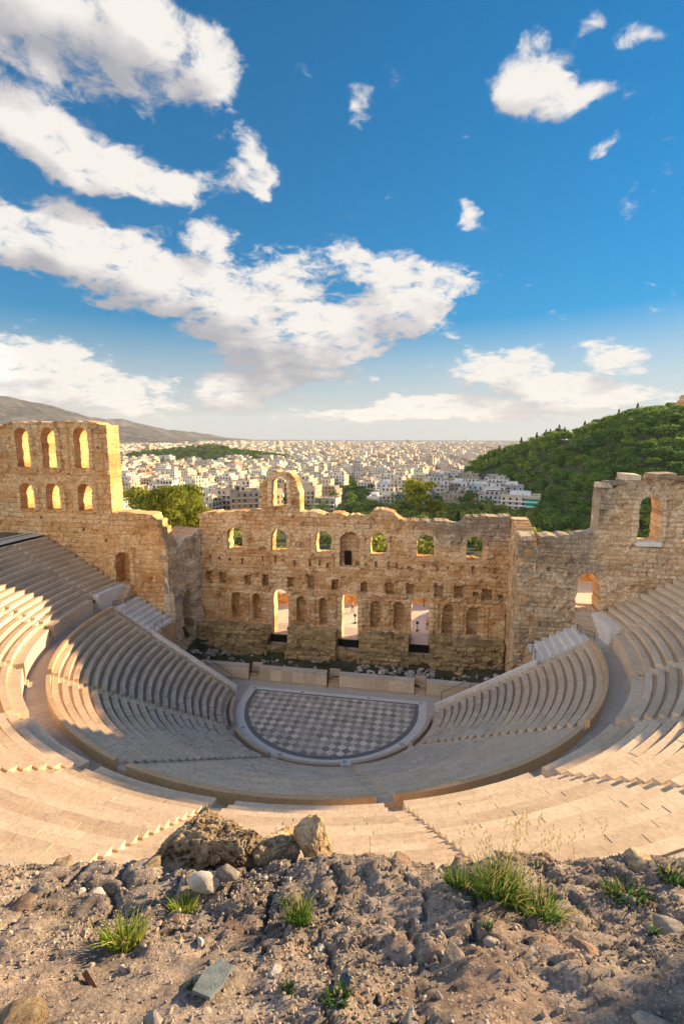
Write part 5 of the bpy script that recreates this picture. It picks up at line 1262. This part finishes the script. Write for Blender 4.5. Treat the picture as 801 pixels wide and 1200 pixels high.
# the nearest houses, built part by part
def plaster(name, c): return mat_flat(name, c, .85, .12, .4)
M['pl_white'] = plaster('white_plaster', (.74, .74, .74)); M['pl_cream'] = plaster('cream_plaster', (.62, .54, .42)); M['pl_beige'] = plaster('beige_plaster', (.48, .42, .34)); M['pl_blue'] = plaster('blue_white_plaster', (.62, .68, .78)); M['pl_grey'] = plaster('grey_plaster', (.40, .38, .36))
_wm = MB(); _wm.box(-.75, .75, -.04, .10, 0, 1.75, .5); WINM = _wm.mesh('window', [M['glass']])
_fm = MB(); _fm.box(-.88, .88, -.10, 0.06, -.12, -.002, .5); _fm.box(-.88, -.752, -.10, .06, 0, 1.75, .5); _fm.box(.752, .88, -.10, .06, 0, 1.75, .5); _fm.box(-.88, .88, -.10, .06, 1.752, 1.87, .5); FRM = _fm.mesh('frame', [M['pl_white']])
def house(az, d, w, dp, floors, mat, label, rot=0, awn=False, red=False, zoff=0, pent=True, cat='building', balc=True, name='apartment_building'):
    x, y = P_(az, d); z = G1(x, y) + zoff; h = floors * 3.1 + .6; root = empty(name, (x, y, z), rot); tag(root, label, cat)
    def part(n_, mb, m): return obj(n_, mb.mesh(n_, [m] if not isinstance(m, list) else m), root)
    b = MB(); b.box(-w / 2, w / 2, -dp / 2, dp / 2, -8, h, .5); part('walls', b, M[mat])
    b = MB()
    if red:
        e = .8; zt = h + w * .16
        b.poly([(-w / 2 - e, -dp / 2 - e, h + .01), (w / 2 + e, -dp / 2 - e, h + .01), (w * .2, 0, zt), (-w * .2, 0, zt)]); b.poly([(w / 2 + e, dp / 2 + e, h + .01), (-w / 2 - e, dp / 2 + e, h + .01), (-w * .2, 0, zt), (w * .2, 0, zt)])
        b.poly([(w / 2 + e, -dp / 2 - e, h + .01), (w / 2 + e, dp / 2 + e, h + .01), (w * .2, 0, zt)]); b.poly([(-w / 2 - e, dp / 2 + e, h + .01), (-w / 2 - e, -dp / 2 - e, h + .01), (-w * .2, 0, zt)])
        b.poly([(-w / 2 - e, -dp / 2 - e, h + .005), (-w / 2 - e, dp / 2 + e, h + .005), (w / 2 + e, dp / 2 + e, h + .005), (w / 2 + e, -dp / 2 - e, h + .005)])
        part('roof', b, M['rooftile'])
    else:
        b.box(-w / 2 - .4, w / 2 + .4, -dp / 2 - .4, dp / 2 + .4, h, h + .25, .4); part('roof', b, M['pl_beige'])
        b = MB()
        for (a0, a1, c0, c1) in ((-w / 2, w / 2, -dp / 2, -dp / 2 + .25), (-w / 2, w / 2, dp / 2 - .25, dp / 2), (-w / 2, -w / 2 + .25, -dp / 2 + .25, dp / 2 - .25), (w / 2 - .25, w / 2, -dp / 2 + .25, dp / 2 - .25)): b.box(a0, a1, c0, c1, h + .25, h + 1.15, .5)
        part('parapet', b, M[mat])
        if pent:
            b = MB(); b.box(-w * .28, w * .25, -dp * .2, dp * .3, h + .25, h + 3.3, .5); part('rooftop_room', b, M['pl_white'])
        for k in range(3):
            tx, ty = rng.uniform(-.4, .4) * w, -dp * .32 + rng.uniform(-1, 1); b = MB(); b.tube((tx - .7, ty, h + 1.7), (tx + .7, ty, h + 1.7), .35, 8); b.box(tx - .8, tx + .8, ty - 1.2, ty - .2, h + .9, h + .98, .5); b.box(tx - .6, tx - .5, ty - .1, ty + .1, h + .25, h + 1.5); b.box(tx + .5, tx + .6, ty - .1, ty + .1, h + .25, h + 1.5); part('water_heater', b, M['pl_grey'])
    nw = max(2, int(w / 4.2)); ns = max(1, int(dp / 5))
    for f in range(floors):
        zz = f * 3.1 + .9
        for k in range(nw):
            o = obj('window', WINM, root, (-w / 2 + w * (k + .5) / nw, -dp / 2 - .03, zz)); obj('frame', FRM, o)
        for k in range(ns):
            o = obj('window', WINM, root, (-w / 2 - .03, -dp / 2 + dp * (k + .5) / ns, zz)); o.rotation_euler = (0, 0, -math.pi / 2); obj('frame', FRM, o)
        if balc and f > 0:
            b = MB(); zb = f * 3.1; b.box(-w * .46, w * .46, -dp / 2 - 1.7, -dp / 2 - .11, zb - .1, zb + .1); b.box(-w * .46, w * .46, -dp / 2 - 1.72, -dp / 2 - 1.6, zb + .1, zb + 1.0)
            b.box(-w * .46, -w * .46 + .1, -dp / 2 - 1.59, -dp / 2 - .11, zb + .1, zb + 1.0); b.box(w * .46 - .1, w * .46, -dp / 2 - 1.59, -dp / 2 - .11, zb + .1, zb + 1.0); part('balcony', b, M['pl_white' if mat != 'pl_white' else 'pl_blue'])
            if awn:
                b = MB(); b.box(w * .12, w * .455, -dp / 2 - 1.95, -dp / 2 - 1.85, zb + 1.05, zb + 2.75); b.box(w * .465, w * .465 + .08, -dp / 2 - 1.9, dp * .1, zb + 1.05, zb + 2.75); part('awning', b, M['awning'])
    return root
house(9.9, 372, 26, 14, 4, 'pl_cream', 'wide cream apartment block with green awnings below the wooded hill', R(-14), awn=True)
house(6.9, 385, 20, 13, 4, 'pl_beige', 'beige apartment block with deep open balconies next to the one with green awnings', R(-8))
house(8.9, 430, 18, 12, 5, 'pl_grey', 'grey apartment block rising behind the cream one with green awnings', R(-10))
house(4.6, 375, 9, 8, 2, 'pl_cream', 'small cream house with a red tiled roof beside the yellow tree', R(5), red=True, balc=False, name='house', cat='house')
house(3.1, 382, 12, 9, 2, 'pl_white', 'low white house with a red roof left of the small cream one', R(-5), red=True, balc=False, name='house', cat='house')
house(3.3, 455, 15, 12, 5, 'pl_white', 'tall white block with blue shadowed balconies left of the wooded hill', R(-12))
house(5.6, 470, 22, 12, 4, 'pl_blue', 'long pale blue block in front of the foot of the hill', R(-6))
house(1.2, 540, 18, 13, 6, 'pl_grey', 'grey block with stacked balconies behind the big yellow green tree', R(-10))
house(-4.4, 470, 24, 14, 4, 'pl_blue', 'bluish white apartment block right of the avenue', R(-9))
house(-3.2, 355, 26, 11, 2, 'pl_beige', 'long low building with a flat pale roof left of the big yellow green tree', R(-9), pent=False, balc=False, name='building')
house(-6.2, 362, 9, 12, 3, 'pl_white', 'narrow white block with blue shutters beside the avenue', R(-8))
house(-11.8, 352, 18, 13, 3, 'pl_grey', 'grey block with a planted roof terrace left of the avenue', R(-8), pent=False)
house(-14.6, 400, 8, 10, 6, 'pl_white', 'slim bright white tower block right of the ruined arch', R(-6), balc=False)
house(-23.4, 330, 13, 11, 4, 'pl_white', 'white cubic block with few windows left of the ruined arch', R(-4), balc=False)
house(-27.0, 345, 12, 12, 5, 'pl_blue', 'pale blue grey block behind the bright trees on the left', R(-6), balc=False)
house(-30.6, 300, 16, 12, 3, 'pl_blue', 'blue white house with a long row of windows next to the left tower', R(14), balc=False, name='house', cat='house')
house(-22.0, 268, 12, 9, 2, 'pl_cream', 'cream villa with a red tiled roof above the left end of the stage wall', R(-10), red=True, balc=False, name='house', cat='house')
house(-19.3, 300, 14, 11, 3, 'pl_white', 'white house with small square windows just left of the ruined arch', R(-8), balc=False, name='house', cat='house')
# ------------------------------------------------------------------ rocky ledge in the foreground
FW2 = Vector((math.sin(YAW), math.cos(YAW), 0)); RT2 = Vector((math.cos(YAW), -math.sin(YAW), 0))
def worley(x, y, seed):
    """nearest cell: random height, random tilt, distance to the cell border"""
    xi = np.floor(x).astype(np.int64); yi = np.floor(y).astype(np.int64); b1 = np.full(x.shape, 9.); b2 = np.full(x.shape, 9.); hh = np.zeros(x.shape); tx = np.zeros(x.shape)
    for dx in (-1, 0, 1):
        for dy in (-1, 0, 1):
            cx, cy = xi + dx, yi + dy; px = cx + vn(cx + .5, cy + .5, .5, seed); py = cy + vn(cx + .5, cy + .5, 1.5, seed); d = np.hypot(x - px, y - py); a1 = vn(cx + .5, cy + .5, 2.5, seed) - .5
            h = a1 + (x - px) * (vn(cx + .5, cy + .5, 3.5, seed) - .5) * 1.6 + (y - py) * (vn(cx + .5, cy + .5, 4.5, seed) - .5) * 1.6
            m = d < b1; b2 = np.where(m, b1, np.minimum(b2, d)); hh = np.where(m, h, hh); b1 = np.where(m, d, b1)
    return hh, b2 - b1
def ledge_h(l, v):
    """height below the camera of the ledge surface at lateral l and forward v (metres)"""
    l = np.asarray(l, float); v = np.asarray(v, float)
    h = -1.52 - .571 * (v - .9)
    h = np.where(v < .9, -1.52 - .12 * (v - .9), h)
    edge = 2.36 + .10 * (fbm(l * 1.6, 0 * l, 0, 500, 3) - .5) * 2 + .05 * np.abs(l)
    big = (fbm(l * 1.5, v * 1.8, 0, 501, 4) - .5) * .18
    # low stony bank along the edge
    bank = .10 * np.exp(-((v - (edge - .16)) / .22) ** 2) * (.2 + 1.3 * fbm(l * 2.3, v * 2, 0, 502, 3))
    strata = (np.abs(fbm(l * 2.2 + v, v * 5.5, 0, 503, 4) - .5)) * .12 * smooth(1.25, 1.75, v)
    med = (fbm(l * 6, v * 6, 0, 504, 4, .6) - .5) * .075 + (fbm(l * 22, v * 22, 0, 505, 3, .6) - .5) * .022
    wx = l + (fbm(l * 3, v * 3, 0, 510, 3) - .5) * .25; wy = v + (fbm(l * 3, v * 3, 4, 510, 3) - .5) * .25
    w1, e1 = worley(wx * 3.6, wy * 6.5, 511); w2, e2 = worley(wx * 10, wy * 15, 512)
    rk = smooth(1.25, 1.9, v + (fbm(l * 1.3, v * 1.3, 0, 513, 3) - .5) * 1.3)
    crack = (w1 * .058 - .035 * (1 - smooth(0, .10, e1))) * (.12 + .88 * rk) + (w2 * .028 - .010 * (1 - smooth(0, .12, e2))) * (.25 + .75 * rk)
    z = h + big + bank * 1.0 + strata + med + crack
    ov = np.maximum(v - edge, 0)
    return z - ov * 3.2 - np.minimum(ov, .3) * 1.2
def LW(l, v, dz=0.0):
    z = float(ledge_h(l, v)); p = CAM + RT2 * l + FW2 * v; return (p.x, p.y, CAM.z + z + dz)
ls = np.concatenate([np.arange(-6, -2.6, .12), np.arange(-2.6, 2.6, .018), np.arange(2.6, 6.01, .12)])
vs = np.concatenate([np.arange(-4, .8, .12), np.arange(.8, 2.75, .016), np.arange(2.75, 4.6, .08)])
Lg, Vg = np.meshgrid(ls, vs, indexing='ij'); H = ledge_h(Lg, Vg)
fade = smooth(4.8, 6, np.abs(Lg)) + smooth(-2.8, -4, Vg); H = H - fade * 1.5
X = CAM.x + RT2.x * Lg + FW2.x * Vg; Y = CAM.y + RT2.y * Lg + FW2.y * Vg
V = np.stack([X, Y, CAM.z + H], -1).reshape(-1, 3); nl, nvv = len(ls), len(vs)
I, J = np.meshgrid(np.arange(nl - 1), np.arange(nvv - 1), indexing='ij'); F = np.stack([I * nvv + J, (I + 1) * nvv + J, (I + 1) * nvv + J + 1, I * nvv + J + 1], -1).reshape(-1, 4)
t = NT('stony_earth'); a = t.noise(2.3, 8, .65); b_ = t.noise(11, 8, .72); c_ = t.noise(60, 6, .75)
v_ = t.math('ADD', t.math('MULTIPLY', a, .55), t.math('MULTIPLY', b_, .45))
cc = t.ramp(v_, [(.36, (.075, .068, .063)), (.46, (.18, .157, .142)), (.55, (.29, .25, .22)), (.65, (.48, .43, .39))])
red = t.rng(t.noise(1.4, 5, .6), .52, .66); cc = t.mix(t.math('MULTIPLY', red, .3), cc, (.34, .21, .15))
cc = t.mix(1.0, cc, t.ramp(c_, [(.3, (.55, .53, .52)), (.5, (1, 1, 1)), (.7, (1.5, 1.5, 1.5))]), 'MULTIPLY')
vo = t.n('ShaderNodeTexVoronoi'); vo.inputs['Scale'].default_value = 55; t.l(t.geo(), vo.inputs[0])
peb = t.math('MULTIPLY', t.rng(vo.outputs['Distance'], .42, .30), t.rng(t.noise(9, 4), .46, .56))
cc = t.mix(t.math('MULTIPLY', peb, .7), cc, t.mix(.5, vo.outputs['Color'], (.5, .47, .43))) if False else t.mix(t.math('MULTIPLY', peb, .5), cc, (.46, .42, .37))
t.color(cc); t.bump(t.math('ADD', t.math('ADD', b_, t.math('MULTIPLY', c_, .5)), t.math('MULTIPLY', peb, .5)), .022, 1.0); M['earth'] = t.m
tag(obj('rocky_ledge', quad_mesh('ledge', V, F, [M['earth']], smooth=True)), kind='structure')
# rocks
M['rock_a'] = mat_rock('pitted_brown_rock', (.06, .042, .028), (.46, .36, .24), (.84, .74, .57), 30, .03)
M['rock_b'] = mat_rock('pale_pitted_rock', (.12, .085, .05), (.52, .42, .29), (.86, .76, .60), 30, .025)
M['rock_c'] = mat_rock('grey_stone', (.13, .12, .11), (.30, .28, .26), (.52, .50, .47), 12, .012)
M['rock_r'] = mat_rock('reddish_stone', (.14, .10, .08), (.30, .22, .175), (.46, .37, .31), 12, .012)
M['rock_w'] = mat_rock('whitish_stone', (.34, .33, .31), (.56, .54, .52), (.74, .73, .70), 12, .012)
def boulder(seed, size, loc, rot, mat, label, name='boulder', sub=6, chops=22, pit=.10, parent=None):
    import bmesh
    bm = bmesh.new(); bmesh.ops.create_icosphere(bm, subdivisions=sub, radius=1); V = np.array([v.co[:] for v in bm.verts]); g = np.random.RandomState(seed)
    for _ in range(chops):
        d = g.normal(size=3); d /= np.linalg.norm(d); k = g.uniform(.55, .86); s = V @ d; V = V - np.outer(np.maximum(s - k, 0) * .92, d)
    n1 = (fbm(V[:, 0] * 1.5, V[:, 1] * 1.5, V[:, 2] * 1.5, seed, 4) - .5) * .5
    pt = fbm(V[:, 0] * 7, V[:, 1] * 7, V[:, 2] * 7, seed + 3, 5, .7); n2 = -smooth(.52, .72, pt) * pit + (fbm(V[:, 0] * 14, V[:, 1] * 14, V[:, 2] * 14, seed + 4, 4, .7) - .5) * pit * 1.0
    V = V * (1 + n1 + n2)[:, None] * np.array(size)
    for v, c in zip(bm.verts, V): v.co = c
    me = bpy.data.meshes.new(name); bm.to_mesh(me); bm.free(); me.materials.append(mat); me.polygons.foreach_set('use_smooth', [sub < 6] * len(me.polygons))
    o = obj(name, me, None, loc); o.rotation_euler = rot
    if label: tag(o, label, 'rock')
    return o
def LP(l, v, dz): p = CAM + RT2 * l + FW2 * v; return (p.x, p.y, CAM.z + dz)
boulder(11, (.40, .27, .26), LP(-.80, 2.50, -2.37), (.1, -.12, YAW * -1 + .1), M['rock_a'], 'big dark brown pitted boulder on the edge of the ledge, left part of the cluster', pit=.26)
boulder(12, (.28, .18, .22), LP(-.55, 2.46, -2.33), (0, .35, .5), M['rock_b'], 'paler sloping pitted boulder in the middle of the boulder cluster', pit=.20)
boulder(13, (.25, .15, .17), LP(-.36, 2.52, -2.35), (.2, 0, 1.0), M['rock_b'], 'rounded ochre rock between the pale boulder and the white pointed rock', pit=.20)
boulder(14, (.13, .13, .20), LP(-.15, 2.52, -2.33), (0, -.25, .3), M['rock_b'], 'bright whitish pointed rock at the right end of the boulder cluster', pit=.07)
boulder(15, (.065, .05, .045), LW(-.56, 2.14, .05), (.1, .2, .4), M['rock_c'], 'small grey stone wedged below the boulders', 'stone', 3)
boulder(16, (.10, .06, .06), LW(-.66, 2.10, .03), (.1, .1, .2), M['rock_w'], 'small bluish white stone lying against the foot of the boulders', 'stone', 3)
ST_ = [(-1.19, 2.1, .085, 'w', 'pale stone near the left end of the ledge'), (-.08, 1.69, .055, 'w', 'pale stone just right below the middle grass tuft'), (.28, 1.64, .07, 'c', 'flat pale stone right of the middle of the ledge'), (.415, 1.53, .085, 'c', 'broad flat grey stone in the dirt right of centre'),
       (-.24, 1.50, .055, 'w', 'small whitish stone right of the slate slab'), (-.74, 1.88, .06, 'r', 'reddish stone beside the leftmost grass tuft'), (.21, 1.24, .065, 'c', 'upright grey stone at the bottom of the picture'), (.90, 1.19, .09, 'c', 'dark stone in the bottom right corner'),
       (.58, 1.64, .075, 'c', 'flat grey stone below the tall grass'), (.59, 1.18, .05, 'w', 'little pale stone near the bottom right'), (-.95, 1.2, .16, 'a', 'dark mossy boulder in the bottom left corner'), (1.55, 2.3, .17, 'b', 'sunlit ochre rock at the right end of the ledge'),
       (.89, 2.34, .10, 'r', 'pointed reddish rock on the edge behind the tall grass'), (.94, 1.63, .11, 'r', 'flat brown slab in the dirt on the right'), (1.35, 1.75, .13, 'c', 'wide grey slab near the right side of the ledge'), (-1.45, 1.95, .12, 'r', 'brown rock at the far left of the ledge'),
       (-.50, 1.83, .075, 'r', 'reddish flat stone between the two left grass tufts'), (-.02, 2.02, .10, 'r', 'rosy layered rock behind the middle grass tuft'), (.30, 2.25, .13, 'r', 'dark rosy rock on the edge right of the boulders'), (.12, 2.3, .12, 'r', 'lumpy brown rock on the edge beside the white pointed rock'), (-1.0, 2.28, .12, 'a', 'dark rock on the edge left of the boulder cluster'), (-1.5, 2.36, .14, 'a', 'low brown rock on the left edge of the ledge'),
       (.05, 1.33, .045, 'r', 'small reddish stone near the bottle cap'), (-.55, 1.23, .07, 'c', 'grey stone below the slate slab'), (1.1, 2.33, .13, 'r', 'low rock on the edge right of the tall grass'), (-.33, 1.70, .05, 'r', 'small brown stone above the slate slab'), (.62, 2.32, .11, 'r', 'brown rock on the edge left of the tall grass')]
for i, (l, v, s, m, lab) in enumerate(ST_):
    g2 = random.Random(i + 3); boulder(40 + i, (s * .62 * g2.uniform(1.0, 1.45), s * .62 * g2.uniform(.7, 1.0), s * .62 * g2.uniform(.35, .55)), LW(l, v, s * -.10), (g2.uniform(-.2, .2), g2.uniform(-.2, .2), g2.uniform(0, 3)), M['rock_' + m], lab, 'stone', 4, 24, .07)
# slate slab
b = MB(); pl = [(-.035, -.085), (.035, -.10), (.045, -.02), (.04, .09), (-.02, .11), (-.045, .03)]
pts2 = [(x, y, .004) for x, y in pl]; pb = [(x, y, -.004) for x, y in pl]; b.poly(pts2)
for k in range(6): b.poly([pb[k], pb[(k + 1) % 6], pts2[(k + 1) % 6], pts2[k]])
M['slate'] = mat_flat('blue_slate', (.12, .155, .18), .7, .3, 20); o = obj('slate_slab', b.mesh('slate_slab', M['slate']), None, LW(-.437, 1.44, .026)); o.rotation_euler = (-.46, .02, YAW * -1 - .2); tag(o, 'flat blue grey piece of slate lying in the dirt', 'slate')
b = MB(); b.box(-.038, .038, -.008, .008, -.006, .006); M['bark_d'] = mat_flat('dark_bark', (.05, .025, .018), .8); o = obj('bark_chip', b.mesh('bark_chip', M['bark_d']), None, LW(-.865, 1.453, .014)); o.rotation_euler = (.1, .2, -.5); tag(o, 'small dark reddish chip of bark on the gravel at the left', 'bark')
b = MB(); b.tube((0, 0, 0), (0, 0, .012), .018, 14); b.tube((0, 0, .012), (0, 0, .013), .014, 14); M['cap'] = mat_flat('blue_metal', (.06, .10, .14), .4, .1, 40, .7); o = obj('bottle_cap', b.mesh('bottle_cap', M['cap']), None, LW(.014, 1.377, .008)); o.rotation_euler = (.5, 0, 0); tag(o, 'dark blue bottle cap pressed into the gravel near the bottom', 'bottle cap')
# gravel: nobody could count it
def gravel(nm, n_, lo, hi, mat, seed, name, lab, vr=(.95, 2.45), s0=.0035, s1=.011):
    g = np.random.RandomState(seed); import bmesh
    bm = bmesh.new(); bmesh.ops.create_icosphere(bm, subdivisions=1, radius=1); BV = np.array([v.co[:] for v in bm.verts]); BF = np.array([[v.index for v in f.verts] for f in bm.faces]); bm.free()
    l = g.uniform(lo, hi, n_); v = g.uniform(vr[0], vr[1], n_); den = fbm(l * 2.2, v * 2.2, 0, seed, 3); k = g.uniform(0, 1, n_) < smooth(.36, .60, den) * .9 + .12; l, v = l[k], v[k]
    z = ledge_h(l, v); s = s0 + (s1 - s0) * g.uniform(0, 1, len(l)) ** 3.2
    VV = []
    for i in range(len(l)):
        A_ = g.normal(size=(3, 3)); Q, _ = np.linalg.qr(A_); W = (BV * (1 + g.uniform(-.28, .28, (len(BV), 1)))) * np.array([1, g.uniform(.55, .9), g.uniform(.4, .75)]) @ Q * s[i]
        p = CAM + RT2 * float(l[i]) + FW2 * float(v[i]); VV.append(W + np.array([p.x, p.y, CAM.z + z[i] + s[i] * .25]))
    V = np.concatenate(VV); F = (np.arange(len(l))[:, None, None] * len(BV) + BF[None]).reshape(-1, 3)
    tn = np.repeat(g.uniform(0, 1, len(l)), len(BF)); o = obj(name, quad_mesh(name, V, F, [mat], {'tint': tn})); tag(o, lab, 'gravel', kind='stuff')
t = NT('gravel_stone'); cc = t.ramp(t.attr('tint'), [(0, (.10, .09, .085)), (.3, (.22, .19, .17)), (.6, (.34, .30, .27)), (.9, (.36, .28, .23)), (1, (.52, .50, .47))]); cc = t.mix(1.0, cc, t.ramp(t.noise(90, 4), [(.3, (.7, .7, .7)), (.7, (1.2, 1.2, 1.2))]), 'MULTIPLY'); t.color(cc); M['gravel'] = t.m
gravel('g', 30000, -2.3, 2.3, M['gravel'], 5, 'gravel', 'grey and brown gravel scattered over the ledge')
gravel('g', 1300, -2.2, 2.2, M['gravel'], 6, 'gravel', 'coarser loose stones scattered over the ledge', s0=.007, s1=.020)
# grass
def grass(name, l, v, n_, hgt, spread, seed, label, mat, lean=.5, wid=.004, stalks=0, stalk_h=.4):
    g = random.Random(seed); b = MB(); base = Vector(LW(l, v))
    def blade(x, y, h, dx, dy, w, tint):
        p = base + RT2 * x + FW2 * y; z0 = LW(l + x, v + y)[2] - .004; wv = (RT2 * math.cos(g.uniform(0, 3.14)) + FW2 * math.sin(g.uniform(0, 3.14))).normalized() * w
        pr = None
        for k in range(5):
            t_ = k / 4; c = Vector((p.x, p.y, z0)) + (RT2 * dx + FW2 * dy) * (t_ ** 1.8) * h + Vector((0, 0, h * (t_ - .28 * t_ * t_ * math.hypot(dx, dy)))); q = wv * (1 - t_ * .92)
            if pr: b.poly([pr[0] - pr[1], pr[0] + pr[1], c + q, c - q], tint)
            pr = (c, q)
        return pr[0]
    for _ in range(n_):
        r_ = spread * math.sqrt(g.random()) * .6; a_ = g.uniform(0, 6.283); le = g.uniform(.15, 1) * lean; d_ = a_ + g.uniform(-.8, .8)
        blade(r_ * math.cos(a_), r_ * math.sin(a_), hgt * g.uniform(.35, 1.0), math.cos(d_) * le, math.sin(d_) * le, wid * g.uniform(.6, 1.2), g.random())
    for k in range(stalks):
        dx = g.uniform(-.15, .9); tip = blade(g.uniform(-.5, .5) * spread, g.uniform(-.3, .5) * spread, stalk_h * g.uniform(.55, 1), dx, g.uniform(-.2, .3), .0016, .9)
        for q in range(7):      # seed head
            e = tip + Vector((g.uniform(-.012, .012), g.uniform(-.012, .012), -.012 * q)); b.poly([e, e + Vector((.004, 0, .008)), e + Vector((.002, .002, .018)), e + Vector((-.003, 0, .009))], 1.0)
    o = b.obj(name, mat, None, tuple(base)); tag(o, label, 'grass'); return o
def mat_grass(n_, a, c, d):
    t = NT(n_); cc = t.ramp(t.attr('tint'), [(0, a), (.55, c), (.78, tuple(q * 1.3 for q in c)), (.86, d), (1, (.46, .38, .20))]); t.color(cc); ts = t.n('ShaderNodeBsdfTranslucent'); t.l(cc, ts.inputs[0]); ms = t.n('ShaderNodeMixShader'); ms.inputs[0].default_value = .35
    t.l(t.b.outputs[0], ms.inputs[1]); t.l(ts.outputs[0], ms.inputs[2]); t.l(ms.outputs[0], t.out.inputs[0]); return t.m
M['grass'] = mat_grass('grass_blade', (.04, .10, .015), (.10, .20, .03), (.30, .28, .09)); M['grass2'] = mat_grass('fresh_grass_blade', (.10, .17, .02), (.22, .30, .04), (.48, .42, .14)); M['weed'] = mat_grass('weed_leaf', (.02, .06, .015), (.05, .12, .03), (.10, .16, .05))
grass('grass_tuft', -.86, 1.70, 260, .14, .115, 1, 'bright yellow green grass tuft at the left of the ledge', M['grass2'], .8)
grass('grass_tuft', -.73, 2.0, 170, .085, .095, 2, 'short feathery green tuft below the boulders', M['grass2'], .9)
grass('grass_tuft', -.18, 1.85, 190, .13, .085, 3, 'neat green grass tuft in the middle of the ledge', M['grass'], .75)
grass('grass_tuft', .72, 1.99, 420, .19, .17, 4, 'large grass clump with tall bent seed stalks right of centre', M['grass'], .9, stalks=26, stalk_h=.50)
grass('grass_tuft', .88, 1.90, 220, .16, .15, 5, 'drooping grass at the right foot of the large clump', M['grass'], 1.1)
grass('grass_tuft', .55, 2.08, 130, .12, .09, 6, 'small grass tuft at the left foot of the large clump', M['grass'], .8, stalks=5, stalk_h=.32)
grass('weed', 1.33, 2.04, 150, .075, .15, 7, 'low dark green weeds at the right end of the ledge', M['weed'], 1.2, .008)
grass('weed', 1.62, 2.15, 60, .09, .08, 8, 'small weed on the ochre rock at the far right', M['weed'], 1.0, .007)
grass('weed', -.18, 1.39, 60, .035, .035, 9, 'tiny green weed right of the slate slab', M['weed'], 1.0, .005)
grass('weed', -.01, 1.30, 90, .05, .06, 10, 'small weed just below the bottle cap', M['weed'], 1.0, .006)
grass('weed', .58, 1.70, 40, .04, .03, 11, 'tiny weed by the flat grey stone', M['weed'], .9, .005)
grass('weed', -.50, 1.43, 40, .035, .03, 12, 'tiny weed at the left edge of the slate slab', M['weed'], .9, .005)
grass('weed', 1.25, 1.72, 30, .06, .025, 13, 'single small upright weed in the dirt on the right', M['weed'], .5, .006)
grass('weed', -.25, 2.0, 50, .05, .05, 14, 'small dry weed left of the middle grass tuft', M['weed'], .9, .005)
# unseen rock added right of the viewpoint to shade the near ledge
boulder(90, (3.0, 3.0, 7.0), LP(11.5, 4.6, -3.6), (0, 0, -YAW), M['rock_a'], 'large rock outcrop on the slope to the right of the viewpoint', 'rock_outcrop', 4, 12, .05)
